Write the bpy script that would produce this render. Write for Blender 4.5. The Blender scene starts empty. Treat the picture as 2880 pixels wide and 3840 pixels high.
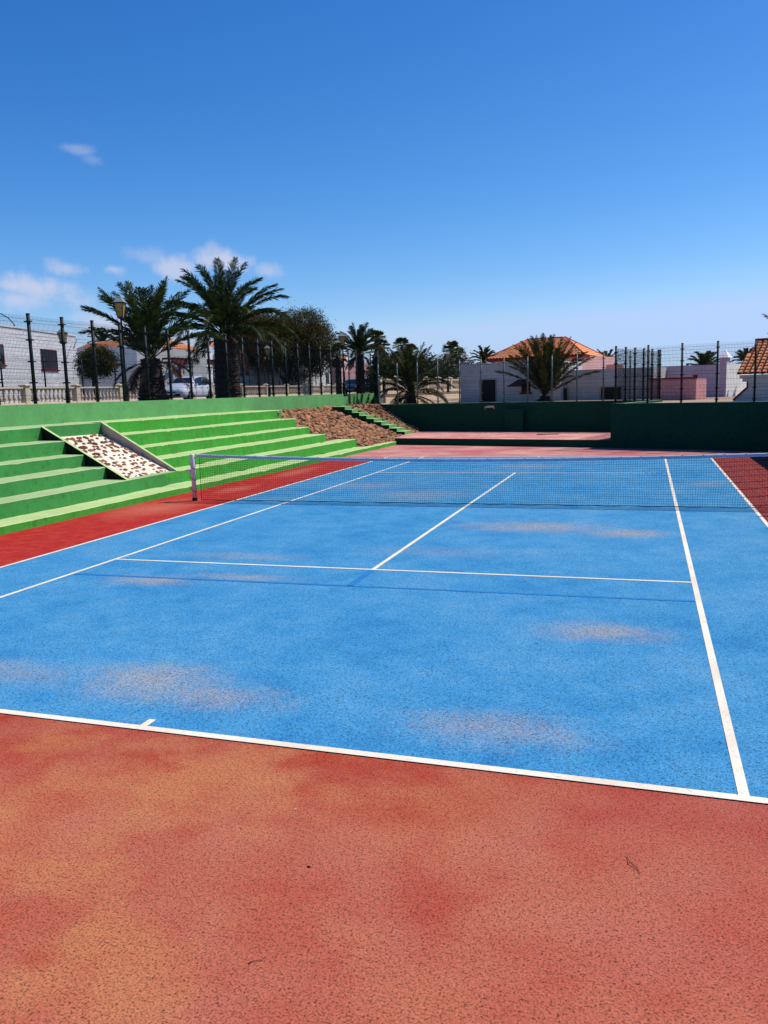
import bpy, math, random
from math import sin, cos, tan, pi, radians, atan2, hypot, sqrt, degrees
from mathutils import Vector as V, Matrix
random.seed(7)
scene = bpy.context.scene
col = scene.collection

# ------------------------------------------------------------------ camera
CAM = V((3.50514, -16.75173, 2.40773)); YAW, PITCH, ROLL, FPX = 0.309597, -0.146368, -0.0285129, 3098.45
cf = V((-sin(YAW)*cos(PITCH), cos(YAW)*cos(PITCH), sin(PITCH)))
_r = V((cos(YAW), sin(YAW), 0)); _u = _r.cross(cf)
cr = cos(ROLL)*_r + sin(ROLL)*_u
cu = -sin(ROLL)*_r + cos(ROLL)*_u
cd = bpy.data.cameras.new('camera'); cam = bpy.data.objects.new('camera', cd); col.objects.link(cam)
m = Matrix((cr, cu, -cf)).transposed().to_4x4(); m.translation = CAM; cam.matrix_world = m
cd.sensor_fit = 'VERTICAL'; cd.sensor_height = 36; cd.sensor_width = 27
cd.lens = FPX/3840*36; cd.clip_start = .1; cd.clip_end = 3000
scene.camera = cam

# survey helpers: turn a sighting (px,py of the 2880x3840 photo) into a place in the world
def ray(px, py): return cf + cr*((px-1440)/FPX) - cu*((py-1920)/FPX)
def at(px, py, d):
    r = ray(px, py); return CAM + r*(d/hypot(r.x, r.y))
def hit(px, P, Q):
    """plan point where the sight line of column px crosses the plan line P-Q"""
    r = ray(px, 1460); dx, dy = Q[0]-P[0], Q[1]-P[1]
    t = ((P[0]-CAM.x)*dy-(P[1]-CAM.y)*dx)/(r.x*dy-r.y*dx)
    return V((CAM.x+r.x*t, CAM.y+r.y*t, 0))
class Plane:
    def __init__(s, p, d):
        s.p = V((p[0], p[1], 0)); s.d = V((d[0], d[1], 0)).normalized(); s.n = V((s.d.y, -s.d.x, 0))   # n faces the camera side
    def pt(s, px, py):
        r = ray(px, py); t = (s.p-CAM).dot(s.n)/V((r.x, r.y, 0)).dot(s.n); return CAM + r*t
    def u(s, px): return (s.pt(px, 1460)-s.p).dot(s.d)
    def z(s, px, py): return s.pt(px, py).z
    def w(s, u, z, off=0.): q = s.p+s.d*u+s.n*off; return V((q.x, q.y, z))
L1 = lambda x, y: (x/2.3042, 900+y/2.3042)
L2 = lambda x, y: (600+x/2.3042, 900+y/2.3042)
BB = lambda x, y: (1200+x/2.765, 1100+y/2.765)
CC = lambda x, y: (1700+x/2.765, 1150+y/2.765)
DD = lambda x, y: (2230+x/2.5523, 1100+y/2.5523)
EE = lambda x, y: (2600+x/5.8214, 1120+y/5.8214)

# ------------------------------------------------------------------ object helpers
def tag(o, label=None, cat=None, group=None, kind=None):
    if label: o['label'] = label
    if cat: o['category'] = cat
    if group: o['group'] = group
    if kind: o['kind'] = kind
    return o
def empty(name, loc, label, cat, group=None, rz=0.):
    o = bpy.data.objects.new(name, None); col.objects.link(o); o.empty_display_size = .2
    o.location = loc; o.rotation_euler = (0, 0, rz); return tag(o, label, cat, group)
class MB:
    def __init__(s): s.v = []; s.f = []; s.mi = []; s.sm = []
    def face(s, idx, mi=0, sm=False): s.f.append(tuple(idx)); s.mi.append(mi); s.sm.append(sm)
    def add(s, vs, fs, mi=0, sm=False):
        b = len(s.v); s.v += [tuple(v) for v in vs]
        for f in fs: s.face([b+i for i in f], mi, sm)
    def quad(s, a, b, c, d, mi=0): s.add([a, b, c, d], [(0, 1, 2, 3)], mi)
    def box(s, c, size, mi=0, rz=0.):
        hx, hy, hz = size[0]/2, size[1]/2, size[2]/2; ca, sa = cos(rz), sin(rz)
        vs = []
        for z in (-hz, hz):
            for x, y in ((-hx, -hy), (hx, -hy), (hx, hy), (-hx, hy)):
                vs.append((c[0]+x*ca-y*sa, c[1]+x*sa+y*ca, c[2]+z))
        s.add(vs, [(3, 2, 1, 0), (4, 5, 6, 7), (0, 1, 5, 4), (1, 2, 6, 5), (2, 3, 7, 6), (3, 0, 4, 7)], mi)
    def prism(s, pts, off, mi=0, mis=None):
        """extrude polygon pts (3D) by vector off; mis = material for (front, back, sides)"""
        n = len(pts); off = V(off); mis = mis or (mi, mi, mi)
        a = [V(p) for p in pts]; b = [p+off for p in a]
        k = len(s.v); s.v += [tuple(p) for p in a+b]
        s.face([k+i for i in range(n)], mis[0]); s.face([k+n+i for i in range(n-1, -1, -1)], mis[1])
        for i in range(n):
            j = (i+1) % n; s.face((k+j, k+i, k+n+i, k+n+j), mis[2])
    def slab(s, plan, z0, z1, mi=0, top=None):
        """vertical prism over plan polygon (counter-clockwise)"""
        n = len(plan); k = len(s.v)
        zz0 = z0 if isinstance(z0, (list, tuple)) else [z0]*n
        zz1 = z1 if isinstance(z1, (list, tuple)) else [z1]*n
        s.v += [(p[0], p[1], zz0[i]) for i, p in enumerate(plan)]+[(p[0], p[1], zz1[i]) for i, p in enumerate(plan)]
        s.face([k+n+i for i in range(n)], mi if top is None else top); s.face([k+i for i in range(n-1, -1, -1)], mi)
        for i in range(n):
            j = (i+1) % n; s.face((k+i, k+j, k+n+j, k+n+i), mi)
    def tube(s, pts, r, n=6, mi=0, sm=True, caps=True):
        pts = [V(p) for p in pts]; rr = r if isinstance(r, (list, tuple)) else [r]*len(pts)
        k = len(s.v); ref = V((0, 0, 1))
        d0 = (pts[-1]-pts[0])
        if d0.length and abs(d0.normalized().z) > .9: ref = V((0, 1, 0))
        for i, p in enumerate(pts):
            d = (pts[min(i+1, len(pts)-1)]-pts[max(i-1, 0)]).normalized()
            a = d.cross(ref)
            if a.length < 1e-4: a = d.cross(V((1, 0, 0)))
            a.normalize(); b = a.cross(d)
            for j in range(n):
                t = 2*pi*j/n; s.v.append(tuple(p+(a*cos(t)+b*sin(t))*rr[i]))
        for i in range(len(pts)-1):
            for j in range(n):
                j2 = (j+1) % n; s.face((k+i*n+j2, k+i*n+j, k+(i+1)*n+j, k+(i+1)*n+j2), mi, sm)
        if caps and n > 3:
            s.face([k+j for j in range(n)], mi); q = k+(len(pts)-1)*n; s.face([q+j for j in range(n-1, -1, -1)], mi)
    def lathe(s, prof, c=(0, 0, 0), n=12, mi=0, sm=True, ph=0.):
        k = len(s.v)
        for r, z in prof:
            for j in range(n):
                t = 2*pi*j/n+ph; s.v.append((c[0]+r*cos(t), c[1]+r*sin(t), c[2]+z))
        for i in range(len(prof)-1):
            for j in range(n):
                j2 = (j+1) % n; s.face((k+i*n+j, k+i*n+j2, k+(i+1)*n+j2, k+(i+1)*n+j), mi, sm)
        s.face([k+j for j in range(n-1, -1, -1)], mi); q = k+(len(prof)-1)*n; s.face([q+j for j in range(n)], mi)
    def build(s, name, mats, parent=None, loc=None):
        me = bpy.data.meshes.new(name); me.from_pydata(s.v, [], s.f)
        if not isinstance(mats, (list, tuple)): mats = [mats]
        for mm in mats: me.materials.append(mm)
        me.polygons.foreach_set('material_index', s.mi); me.polygons.foreach_set('use_smooth', s.sm); me.update()
        o = bpy.data.objects.new(name, me); col.objects.link(o)
        if parent: o.parent = parent
        if loc is not None: o.location = loc
        return o
def copy_tree(o, parent=None):
    c = o.copy(); col.objects.link(c); c.parent = parent
    for ch in [x for x in bpy.data.objects if x.parent == o]: copy_tree(ch, c)
    return c

# ------------------------------------------------------------------ materials
def srgb(r, g, b):
    f = lambda c: (c/255/12.92 if c/255 <= .04045 else ((c/255+.055)/1.055)**2.4)
    return (f(r), f(g), f(b), 1)
class NT:
    def __init__(s, name):
        s.m = bpy.data.materials.new(name); s.m.use_nodes = True; s.t = s.m.node_tree; s.n = s.t.nodes
        s.b = s.n['Principled BSDF']; s.tc = s.n.new('ShaderNodeTexCoord'); s.pos = s.tc.outputs['Object']
    def lk(s, a, b): s.t.links.new(a, b)
    def noise(s, scale, detail=3, rough=.55, vec=None, dist=0.):
        x = s.n.new('ShaderNodeTexNoise'); x.inputs['Scale'].default_value = scale; x.inputs['Detail'].default_value = detail
        x.inputs['Roughness'].default_value = rough; x.inputs['Distortion'].default_value = dist
        s.lk(vec or s.pos, x.inputs['Vector']); return x.outputs['Fac']
    def voro(s, scale, feature='F1', vec=None, out='Distance', rnd=1.):
        x = s.n.new('ShaderNodeTexVoronoi'); x.feature = feature; x.inputs['Scale'].default_value = scale; x.inputs['Randomness'].default_value = rnd
        s.lk(vec or s.pos, x.inputs['Vector']); return x.outputs[out]
    def ramp(s, fac, stops, interp='LINEAR'):
        x = s.n.new('ShaderNodeValToRGB'); x.color_ramp.interpolation = interp; e = x.color_ramp.elements
        while len(e) < len(stops): e.new(.5)
        for i, (p, c) in enumerate(stops):
            e[i].position = p; e[i].color = c if isinstance(c, tuple) else (c, c, c, 1)
        s.lk(fac, x.inputs[0]); return x.outputs[0]
    def mix(s, fac, a, b, mode='MIX'):
        x = s.n.new('ShaderNodeMix'); x.data_type = 'RGBA'; x.blend_type = mode; x.clamp_factor = True
        for sock, val in ((x.inputs[0], fac), (x.inputs[6], a), (x.inputs[7], b)):
            if hasattr(val, 'is_linked') or hasattr(val, 'links'): s.lk(val, sock)
            else: sock.default_value = val
        return x.outputs[2]
    def math(s, op, a, b=0., c=0.):
        x = s.n.new('ShaderNodeMath'); x.operation = op
        for i, val in enumerate((a, b, c)):
            if hasattr(val, 'links'): s.lk(val, x.inputs[i])
            else: x.inputs[i].default_value = val
        return x.outputs[0]
    def vmath(s, op, a, b=None, sc=None):
        x = s.n.new('ShaderNodeVectorMath'); x.operation = op
        for i, val in enumerate((a, b)):
            if val is None: continue
            if hasattr(val, 'links'): s.lk(val, x.inputs[i])
            else: x.inputs[i].default_value = val
        return x.outputs['Value'] if op in ('DOT_PRODUCT', 'LENGTH', 'DISTANCE') else x.outputs[0]
    def sep(s, vec=None):
        x = s.n.new('ShaderNodeSeparateXYZ'); s.lk(vec or s.pos, x.inputs[0]); return x.outputs
    def spot(s, c, rx, ry, warp=None, k=.8):
        """soft worn patch lying on the surface round object point c: 1 in the middle, 0 outside"""
        o = s.sep(); dx = s.math('DIVIDE', s.math('SUBTRACT', o[0], c[0]), rx); dy = s.math('DIVIDE', s.math('SUBTRACT', o[1], c[1]), ry)
        d = s.math('SQRT', s.math('ADD', s.math('MULTIPLY', dx, dx), s.math('MULTIPLY', dy, dy)))
        if warp is not None: d = s.math('ADD', d, s.math('MULTIPLY', s.math('SUBTRACT', warp, .5), k*2))
        return s.math('SUBTRACT', 1., d, 0.)
    def bump(s, h, st=.3, dist=.01):
        x = s.n.new('ShaderNodeBump'); x.inputs['Strength'].default_value = st; x.inputs['Distance'].default_value = dist
        s.lk(h, x.inputs['Height']); s.lk(x.outputs[0], s.b.inputs['Normal'])
    def fin(s, colr, rough=.85, spec=.3, metal=0.):
        if hasattr(colr, 'links'): s.lk(colr, s.b.inputs['Base Color'])
        else: s.b.inputs['Base Color'].default_value = colr
        s.b.inputs['Roughness'].default_value = rough; s.b.inputs['Specular IOR Level'].default_value = spec; s.b.inputs['Metallic'].default_value = metal
        return s.m
def shade(c, k): return (c[0]*k, c[1]*k, c[2]*k, 1)
def plain(name, c, rough=.8, var=.15, scale=3., spec=.3, metal=0., bump=0.):
    t = NT(name); n = t.noise(scale, 5, .65)
    c2 = t.ramp(n, [(.25, shade(c, 1-var*1.6)), (.5, c), (.8, shade(c, 1+var))])
    if bump: t.bump(t.noise(scale*12, 3), bump, .01)
    return t.fin(c2, rough, spec, metal)

def grainy(name, build):
    t = NT(name)
    g1 = t.noise(90, 3, .68); g2 = t.noise(34, 4, .75)
    colr = build(t)
    # pores of the acrylic-coated asphalt: real dark pits in the paint plus relief
    pit = t.ramp(t.math('ADD', t.math('MULTIPLY', g1, .7), t.math('MULTIPLY', g2, .3)), [(.35, .12), (.42, .45), (.47, .82), (.525, 1.0), (.60, 1.18), (.70, 1.5)])
    colr = t.mix(1., colr, pit, 'MULTIPLY')
    t.bump(t.math('ADD', g1, t.math('MULTIPLY', g2, .4)), .42, .006)
    t.lk(colr, t.b.inputs['Base Color']); t.b.inputs['Roughness'].default_value = .9; t.b.inputs['Specular IOR Level'].default_value = .15
    return t.m
def blue(t):
    w1 = t.noise(.55, 5, .6); w2 = t.noise(2.2, 5, .65)
    base = t.ramp(t.math('ADD', t.math('MULTIPLY', w1, .6), t.math('MULTIPLY', w2, .4)),
                  [(.30, srgb(46, 126, 178)), (.46, srgb(64, 142, 188)), (.58, srgb(80, 150, 192)), (.74, srgb(104, 156, 184))])
    warp = t.noise(2.6, 9, .85); dust = None
    fine = t.noise(60, 3, .7)
    for c, rx, ry, k in (((-2.75, -7.5), 1.0, .42, 1.), ((-1.6, -7.1), 1.3, .3, .75), ((-.5, -10.9), 1.0, .62, 1.), ((.2, -11.1), .9, .45, .8), ((-2.2, -11.0), 1.8, .45, .6),
                         ((1.7, -2.6), 1.9, .9, .9), ((3.2, -3.0), 1.0, .65, 1.), ((3.1, -8.65), .95, .5, .95), ((2.5, -11.2), 1.0, .5, .7), ((-2.3, -5.8), 1.5, .4, .5),
                         ((-1.5, 1.5), 1.8, 1.3, .5), ((-3.2, 3.2), 1.4, 1.4, .5), ((.1, 8.3), 1.6, 1.2, .7), ((4.9, 4.0), .8, 1.0, .5), ((.5, -5), 1.7, .6, .3)):
        q = t.math('MULTIPLY', t.ramp(t.spot(c, rx, ry, warp, .95), [(0., 0.), (1., 1.)], 'EASE'), k)
        dust = q if dust is None else t.math('MAXIMUM', dust, q)
    amt = t.math('MULTIPLY', dust, t.ramp(fine, [(.36, .1), (.6, 1.)]))
    return t.mix(t.math('MULTIPLY', amt, .6), base, srgb(212, 168, 106))
def red(t):
    w1 = t.noise(.7, 5, .62); w2 = t.noise(.28, 3, .5); w3 = t.noise(3.5, 4, .6)
    base = t.ramp(t.math('ADD', t.math('MULTIPLY', w1, .65), t.math('MULTIPLY', w3, .35)),
                  [(.32, srgb(172, 78, 50)), (.45, srgb(184, 94, 62)), (.57, srgb(192, 110, 76)), (.72, srgb(198, 130, 92))])
    base = t.mix(t.ramp(w2, [(.42, 0.), (.6, .6)]), base, srgb(178, 92, 74))
    o = t.sep()
    # unworn deep red next to the lines and along the stand, bleached pink behind the far baseline
    near = t.math('SUBTRACT', 1., t.math('DIVIDE', t.math('ABSOLUTE', t.math('ADD', o[1], 12.05)), .62))
    near = t.math('ADD', near, t.math('MULTIPLY', t.math('SUBTRACT', w1, .5), 2.2))
    mid = t.ramp(o[0], [(0., 0.), (1., 0.)])
    inx = t.math('LESS_THAN', o[1], -11.5)
    base = t.mix(t.math('MULTIPLY', t.ramp(near, [(.05, 0.), (.75, 1.)]), t.math('MULTIPLY', inx, .85)), base, srgb(166, 42, 26))
    pa = t.noise(.9, 2, .4, t.vmath('ADD', t.pos, (9., 4., 0.))); pb = t.noise(1.7, 3, .5, t.vmath('ADD', t.pos, (2., 7., 0.)))
    base = t.mix(t.ramp(pa, [(.44, 0.), (.62, .45)]), base, srgb(176, 72, 52)); base = t.mix(t.ramp(pb, [(.42, 0.), (.66, .45)]), base, srgb(190, 118, 92))
    pc = t.noise(1.1, 5, .62, t.vmath('ADD', t.pos, (5., 1., 0.))); base = t.mix(t.math('MULTIPLY', t.ramp(pc, [(.46, 0.), (.62, .75)]), t.ramp(t.math('DIVIDE', t.math('ADD', t.sep()[0], 3.), 8.), [(.5, 1.), (.9, .1)])), base, srgb(194, 124, 80))
    base = t.mix(t.ramp(t.math('DIVIDE', t.sep()[0], 6.), [(.25, 0.), (.75, .4)]), base, srgb(176, 92, 86))
    for c, rx in (((-.75, -13.2), .16), ((1.0, -14.1), .12), ((-1.2, -13.6), .2), ((1.1, -13.0), .13), ((2.6, -13.3), .3), ((3.0, -14.2), .25), ((.2, -14.3), .2)):
        base = t.mix(t.math('MULTIPLY', t.ramp(t.spot(c, rx, rx, t.noise(7, 6, .8), 1.1), [(0., 0.), (1., 1.)]), .4), base, srgb(168, 44, 30))
    side = t.math('MULTIPLY', t.math('LESS_THAN', o[0], -5.4), t.math('GREATER_THAN', o[1], -11.5))
    side = t.math('MULTIPLY', side, t.ramp(t.math('ADD', t.math('MULTIPLY', o[1], -.1), 1.7), [(.35, 0.), (.7, 1.)]))
    deep = t.mix(t.ramp(w3, [(.4, 0.), (.7, 1.)]), srgb(178, 38, 30), srgb(192, 62, 46))
    warp = t.noise(1.0, 6, .7)
    for c, rx, ry in (((-6.7, -1.2), 1.1, 1.9), ((-6.7, 6.5), .5, 2.4), ((-6.5, 2.2), .5, 1.2)):
        deep = t.mix(t.math('MULTIPLY', t.ramp(t.spot(c, rx, ry, warp, .5), [(0., 0.), (.9, 1.)]), .75), deep, srgb(204, 112, 84))
    base = t.mix(side, base, deep)
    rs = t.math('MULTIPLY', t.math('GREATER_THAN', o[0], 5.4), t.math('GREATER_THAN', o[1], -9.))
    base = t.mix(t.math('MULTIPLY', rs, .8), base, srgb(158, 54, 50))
    far = t.ramp(t.math('DIVIDE', t.math('SUBTRACT', o[1], 11.), 5.), [(0., 0.), (.3, 1.)])
    base = t.mix(far, base, t.mix(t.ramp(t.noise(.5, 4), [(.4, 0.), (.65, 1.)]), srgb(192, 108, 104), srgb(212, 156, 138)))
    return base
M = {}
M['blue'] = grainy('acrylic_blue', blue); M['red'] = grainy('acrylic_red', red)
def pinkf(t): return t.mix(t.ramp(t.noise(.8, 5, .7), [(.38, 0.), (.62, 1.)]), srgb(205, 122, 118), srgb(226, 172, 150))
M['pink'] = grainy('faded_pink_floor', pinkf)
t = NT('line_paint'); n = t.noise(40, 4, .7)
cc = t.ramp(t.noise(1.5, 4), [(.35, srgb(226, 210, 184)), (.6, srgb(240, 228, 206))]); cc = t.mix(t.ramp(n, [(.30, .6), (.42, 0.)]), cc, srgb(140, 140, 146))
t.bump(t.noise(120, 2), .3, .004); M['line'] = t.fin(cc, .85, .2)
t = NT('overpaint_blue'); cc = t.ramp(t.noise(3, 5, .7), [(.3, srgb(22, 112, 176)), (.7, srgb(40, 130, 190))])
cc = t.mix(1., cc, t.ramp(t.noise(120, 2), [(.34, .5), (.46, 1.)]), 'MULTIPLY'); M['old'] = t.fin(cc, .7, .3)

def concrete(name, c, dirt, amt=.5, streak=True):
    t = NT(name); n1 = t.noise(1.1, 6, .7); n2 = t.noise(7, 5, .7)
    o = t.sep(); comb = t.n.new('ShaderNodeCombineXYZ'); t.lk(t.math('MULTIPLY', o[0], 3.), comb.inputs[0]); t.lk(t.math('MULTIPLY', o[1], 3.), comb.inputs[1]); t.lk(t.math('MULTIPLY', o[2], .35), comb.inputs[2])
    st = t.noise(1.6, 4, .6, comb.outputs[0])
    base = t.ramp(n1, [(.3, shade(c, .86)), (.5, c), (.72, shade(c, 1.12))])
    base = t.mix(t.math('MULTIPLY', t.ramp(st, [(.55, 0.), (.75, 1.)]), amt*.6), base, shade(c, 1.35))
    base = t.mix(t.math('MULTIPLY', t.ramp(n2, [(.52, 0.), (.70, 1.)]), amt), base, dirt)
    n3 = t.noise(14, 6, .8); base = t.mix(t.math('MULTIPLY', t.ramp(n3, [(.64, 0.), (.70, 1.)]), min(1., amt*1.3)), base, shade(dirt, .45))
    t.bump(t.math('ADD', t.noise(3, 4), t.math('MULTIPLY', t.noise(45, 3), .3)), .35, .02)
    return t.fin(base, .85, .25)
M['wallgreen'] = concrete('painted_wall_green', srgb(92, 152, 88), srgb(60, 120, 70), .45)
M['riser'] = concrete('painted_riser_green', srgb(62, 146, 46), srgb(40, 104, 22), .7)
M['riser_l'] = concrete('painted_riser_bluegreen', srgb(60, 134, 64), srgb(34, 98, 26), .6)
M['tread'] = concrete('bleached_tread_green', srgb(182, 200, 132), srgb(130, 156, 84), .5)
M['tread_l'] = concrete('bleached_tread_pale', srgb(164, 184, 128), srgb(128, 150, 94), .35)
M['darkgreen'] = concrete('shade_darkened_wall', srgb(5, 62, 42), srgb(3, 34, 24), .6)  # dark green paint, lowered further so the colour carries the shade of sun-averted faces
M['blackgreen'] = concrete('shade_darkened_side', srgb(6, 16, 8), srgb(3, 8, 4), .3)  # near-black green: shade on the border's outer face and step ends painted in
M['coping'] = concrete('pale_coping', srgb(120, 150, 124), srgb(80, 110, 86), .4)
M['cement'] = concrete('bare_cement', srgb(176, 160, 146), srgb(130, 112, 100), .4)
M['mortar'] = concrete('white_mortar', srgb(230, 216, 190), srgb(190, 170, 142), .4)
M['cream'] = concrete('cream_render', srgb(206, 186, 160), srgb(160, 136, 108), .4)
M['white'] = concrete('white_render', srgb(202, 198, 194), srgb(170, 164, 158), .4)
M['white2'] = concrete('white_fascia', srgb(236, 232, 226), srgb(196, 186, 176), .3)
M['grey'] = concrete('grey_render', srgb(188, 184, 180), srgb(150, 144, 140), .4)
M['mauve'] = concrete('mauve_render', srgb(186, 166, 176), srgb(150, 130, 140), .35)
M['salmon'] = concrete('salmon_render', srgb(208, 152, 150), srgb(184, 84, 70), .6)
M['rosy'] = concrete('rosy_render', srgb(214, 168, 160), srgb(196, 130, 120), .3)
def blockwall():
    t = NT('painted_blockwork'); b = t.n.new('ShaderNodeTexBrick'); mp = t.n.new('ShaderNodeMapping'); mp.inputs['Rotation'].default_value = (pi/2, 0, 0)
    o = t.sep(); cb = t.n.new('ShaderNodeCombineXYZ'); t.lk(t.math('ADD', o[0], o[1]), cb.inputs[0]); t.lk(o[2], cb.inputs[1])
    t.lk(cb.outputs[0], b.inputs['Vector']); b.inputs['Scale'].default_value = 1.; b.inputs['Brick Width'].default_value = .5; b.inputs['Row Height'].default_value = .22; b.inputs['Mortar Size'].default_value = .014
    b.inputs['Color1'].default_value = srgb(212, 210, 208); b.inputs['Color2'].default_value = srgb(200, 198, 198); b.inputs['Mortar'].default_value = srgb(150, 148, 152)
    t.bump(b.outputs['Fac'], .4, .01); return t.fin(b.outputs['Color'], .85)
M['block'] = blockwall()
def rockmat(name, cols, sc=4.):
    t = NT(name); a = t.n.new('ShaderNodeAttribute'); a.attribute_name = 'tint'
    base = t.ramp(a.outputs['Fac'], [(i/(len(cols)-1), c) for i, c in enumerate(cols)])
    base = t.mix(1., base, t.ramp(t.noise(sc*4, 5, .7), [(.3, .5), (.5, .95), (.7, 1.25)]), 'MULTIPLY')
    t.bump(t.noise(sc*6, 5, .7), .7, .03); return t.fin(base, .9, .2)
M['rock'] = rockmat('volcanic_slab', [srgb(122, 86, 60), srgb(172, 120, 82), srgb(152, 102, 70), srgb(192, 146, 108), srgb(130, 98, 76), srgb(184, 122, 80)])
M['cobble'] = rockmat('brown_boulder', [srgb(108, 60, 40), srgb(140, 84, 58), srgb(156, 108, 88), srgb(96, 50, 38), srgb(172, 116, 76), srgb(60, 36, 30)])
M['soil'] = plain('brown_soil', srgb(104, 70, 52), .95, .3, 3., bump=.5)
M['ground'] = plain('dry_ground', srgb(168, 142, 116), .95, .2, .6, bump=.4)
M['street'] = plain('street_asphalt', srgb(96, 92, 90), .95, .15, .8, bump=.4)
M['post'] = plain('green_black_metal', srgb(10, 24, 22), .6, .3, 6., .25)
M['wire'] = plain('dark_green_wire', srgb(10, 22, 28), .9, .1, 6., .05)
M['galv'] = plain('weathered_metal', srgb(74, 92, 90), .5, .3, 9., .4)
M['net'] = plain('black_net_cord', srgb(20, 26, 34), .8, .1)
M['tape'] = plain('white_net_tape', srgb(186, 190, 206), .8, .12, 9.)
M['postwhite'] = plain('white_enamel', srgb(226, 208, 218), .45, .08, 8., .5)
M['black'] = plain('black_rubber', srgb(14, 12, 14), .7, .2)
M['rope'] = plain('black_rope', srgb(18, 20, 22), .8, .1)
M['door'] = plain('dark_opening', srgb(22, 18, 20), .6, .3, 2.)
M['redwood'] = plain('red_brown_wood', srgb(92, 32, 28), .6, .25, 5.)
t = NT('window_glass'); M['glass'] = t.fin(t.ramp(t.noise(.8, 2), [(.3, srgb(10, 12, 16)), (.7, srgb(34, 38, 46))]), .08, .6)
t = NT('lantern_glass'); M['amber'] = t.fin(t.ramp(t.noise(9, 3), [(.3, srgb(120, 88, 40)), (.7, srgb(190, 146, 76))]), .35, .5)
M['lamptop'] = plain('verdigris_metal', srgb(132, 142, 132), .5, .3, 12., .5)
t = NT('clay_tile'); n = t.noise(2.2, 5, .7)
cc = t.ramp(n, [(.3, srgb(226, 124, 70)), (.5, srgb(242, 154, 98)), (.7, srgb(250, 188, 136))]); t.bump(t.noise(30, 3), .3, .01); M['tile'] = t.fin(cc, .8, .2)
M['tiledark'] = plain('clay_ridge', srgb(140, 40, 28), .8, .2, 5.)
def leafm(name, cols, sc=5., trans=.25):
    t = NT(name); base = t.ramp(t.noise(sc, 3, .7), [(.3+.4*i/(len(cols)-1), c) for i, c in enumerate(cols)])
    tr = t.n.new('ShaderNodeBsdfTranslucent'); mx = t.n.new('ShaderNodeMixShader'); mx.inputs[0].default_value = trans
    t.lk(base, tr.inputs[0]); t.fin(base, .65, .2); out = t.n['Material Output']
    t.lk(t.b.outputs[0], mx.inputs[1]); t.lk(tr.outputs[0], mx.inputs[2]); t.lk(mx.outputs[0], out.inputs[0]); return t.m
M['frond'] = leafm('palm_frond', [srgb(22, 32, 12), srgb(46, 60, 24), srgb(92, 104, 46)], 3., .2)
M['frond2'] = leafm('palm_frond_olive', [srgb(26, 34, 12), srgb(52, 60, 24), srgb(98, 96, 46)], 3., .18)
M['dead'] = leafm('dead_frond', [srgb(50, 34, 26), srgb(92, 60, 42), srgb(140, 104, 76)], 4., .1)
M['bark'] = plain('palm_bark', srgb(58, 44, 40), .95, .5, 7., bump=.8)
M['wood'] = plain('tree_bark', srgb(62, 46, 40), .95, .4, 5., bump=.6)
M['leaf'] = leafm('dark_leaf', [srgb(30, 30, 10), srgb(62, 58, 20), srgb(108, 98, 40)], 1.6, .3)
M['olive'] = leafm('olive_leaf', [srgb(44, 38, 18), srgb(76, 64, 28), srgb(116, 102, 48)], 1.2)
M['bush'] = leafm('bush_leaf', [srgb(26, 40, 22), srgb(46, 60, 32), srgb(74, 84, 46)], 1.2)
def paint(name, c): 
    t = NT(name); t.b.inputs['Coat Weight'].default_value = .6; t.b.inputs['Coat Roughness'].default_value = .05
    return t.fin(c, .35, .5, .0)
M['silver'] = paint('silver_paint', srgb(206, 206, 212)); M['bluecar'] = paint('blue_paint', srgb(70, 120, 176)); M['darkcar'] = paint('dark_paint', srgb(22, 24, 30))
M['rim'] = plain('alloy_rim', srgb(150, 152, 158), .35, .05, 4., .5, .6)
t = NT('headlight_glass'); M['headlight'] = t.fin(srgb(214, 220, 226), .1, .7)
t = NT('tail_glass'); M['tail'] = t.fin(srgb(150, 16, 12), .2, .6)

# ------------------------------------------------------------------ plan lines of the walls (estate is turned some 16 degrees from the court)
SL = .027                                    # lean of the stand line
w1x = lambda y: -12.93+SL*y                   # face of the left retaining wall
W1 = (V((w1x(-30), -30, 0)), V((w1x(30), 30, 0)))
W1END = hit(1287.5, *W1).y; W2BEG = hit(1314.3, *W1).y; W2END = hit(1413, *W1).y
FW = lambda x: 22.06-.28*x                    # far wall face
FWL = hit(BB(603, 0)[0], (-12, FW(-12)), (4, FW(4))); FWR = V((3.9, FW(3.9), 0))
FRL = V((2.2, 15.75, 0)); FRR = V((7.42, 13.6, 0)); RWX = 7.62
PF = lambda x: 16.42-.28*x                    # platform front
ZP, ZF, ZT = .29, 1.67, 2.1

# ------------------------------------------------------------------ the setting
def sheet(name, polys, z, mat, kind='structure'):
    b = MB()
    for p in polys: b.add([(x, y, z) for x, y in p], [tuple(range(len(p)))])
    return tag(b.build(name, mat), kind=kind)
sheet('court_surround', [[(-8.6, -28), (7.7, -28), (7.7, 15.2), (3.0, 18.0), (-8.6, 19.5)]], 0, M['red'])
H = 11.885
tl = lambda x: -H + .008*(x-4)*-1 if False else -H+(4.1-x)*.012     # the painted baseline is a touch out of square
sheet('court_surface', [[(-5.485, tl(-5.485)), (5.485, tl(5.485)), (5.485, H), (-5.485, H)]], .004, M['blue'])
def seg(a, b, w):
    a, b = V(a), V(b); d = (b-a).normalized(); n = V((-d.y, d.x))*w/2
    return [tuple(a-n), tuple(b-n), tuple(b+n), tuple(a+n)]
LW = .062; LS = []
LS.append([(-5.485, tl(-5.485)), (5.485, tl(5.485)), (5.485, tl(5.485)+.07), (-5.485, tl(-5.485)+.07)])
LS.append([(-5.485, H-.08), (5.485, H-.08), (5.485, H), (-5.485, H)])
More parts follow.
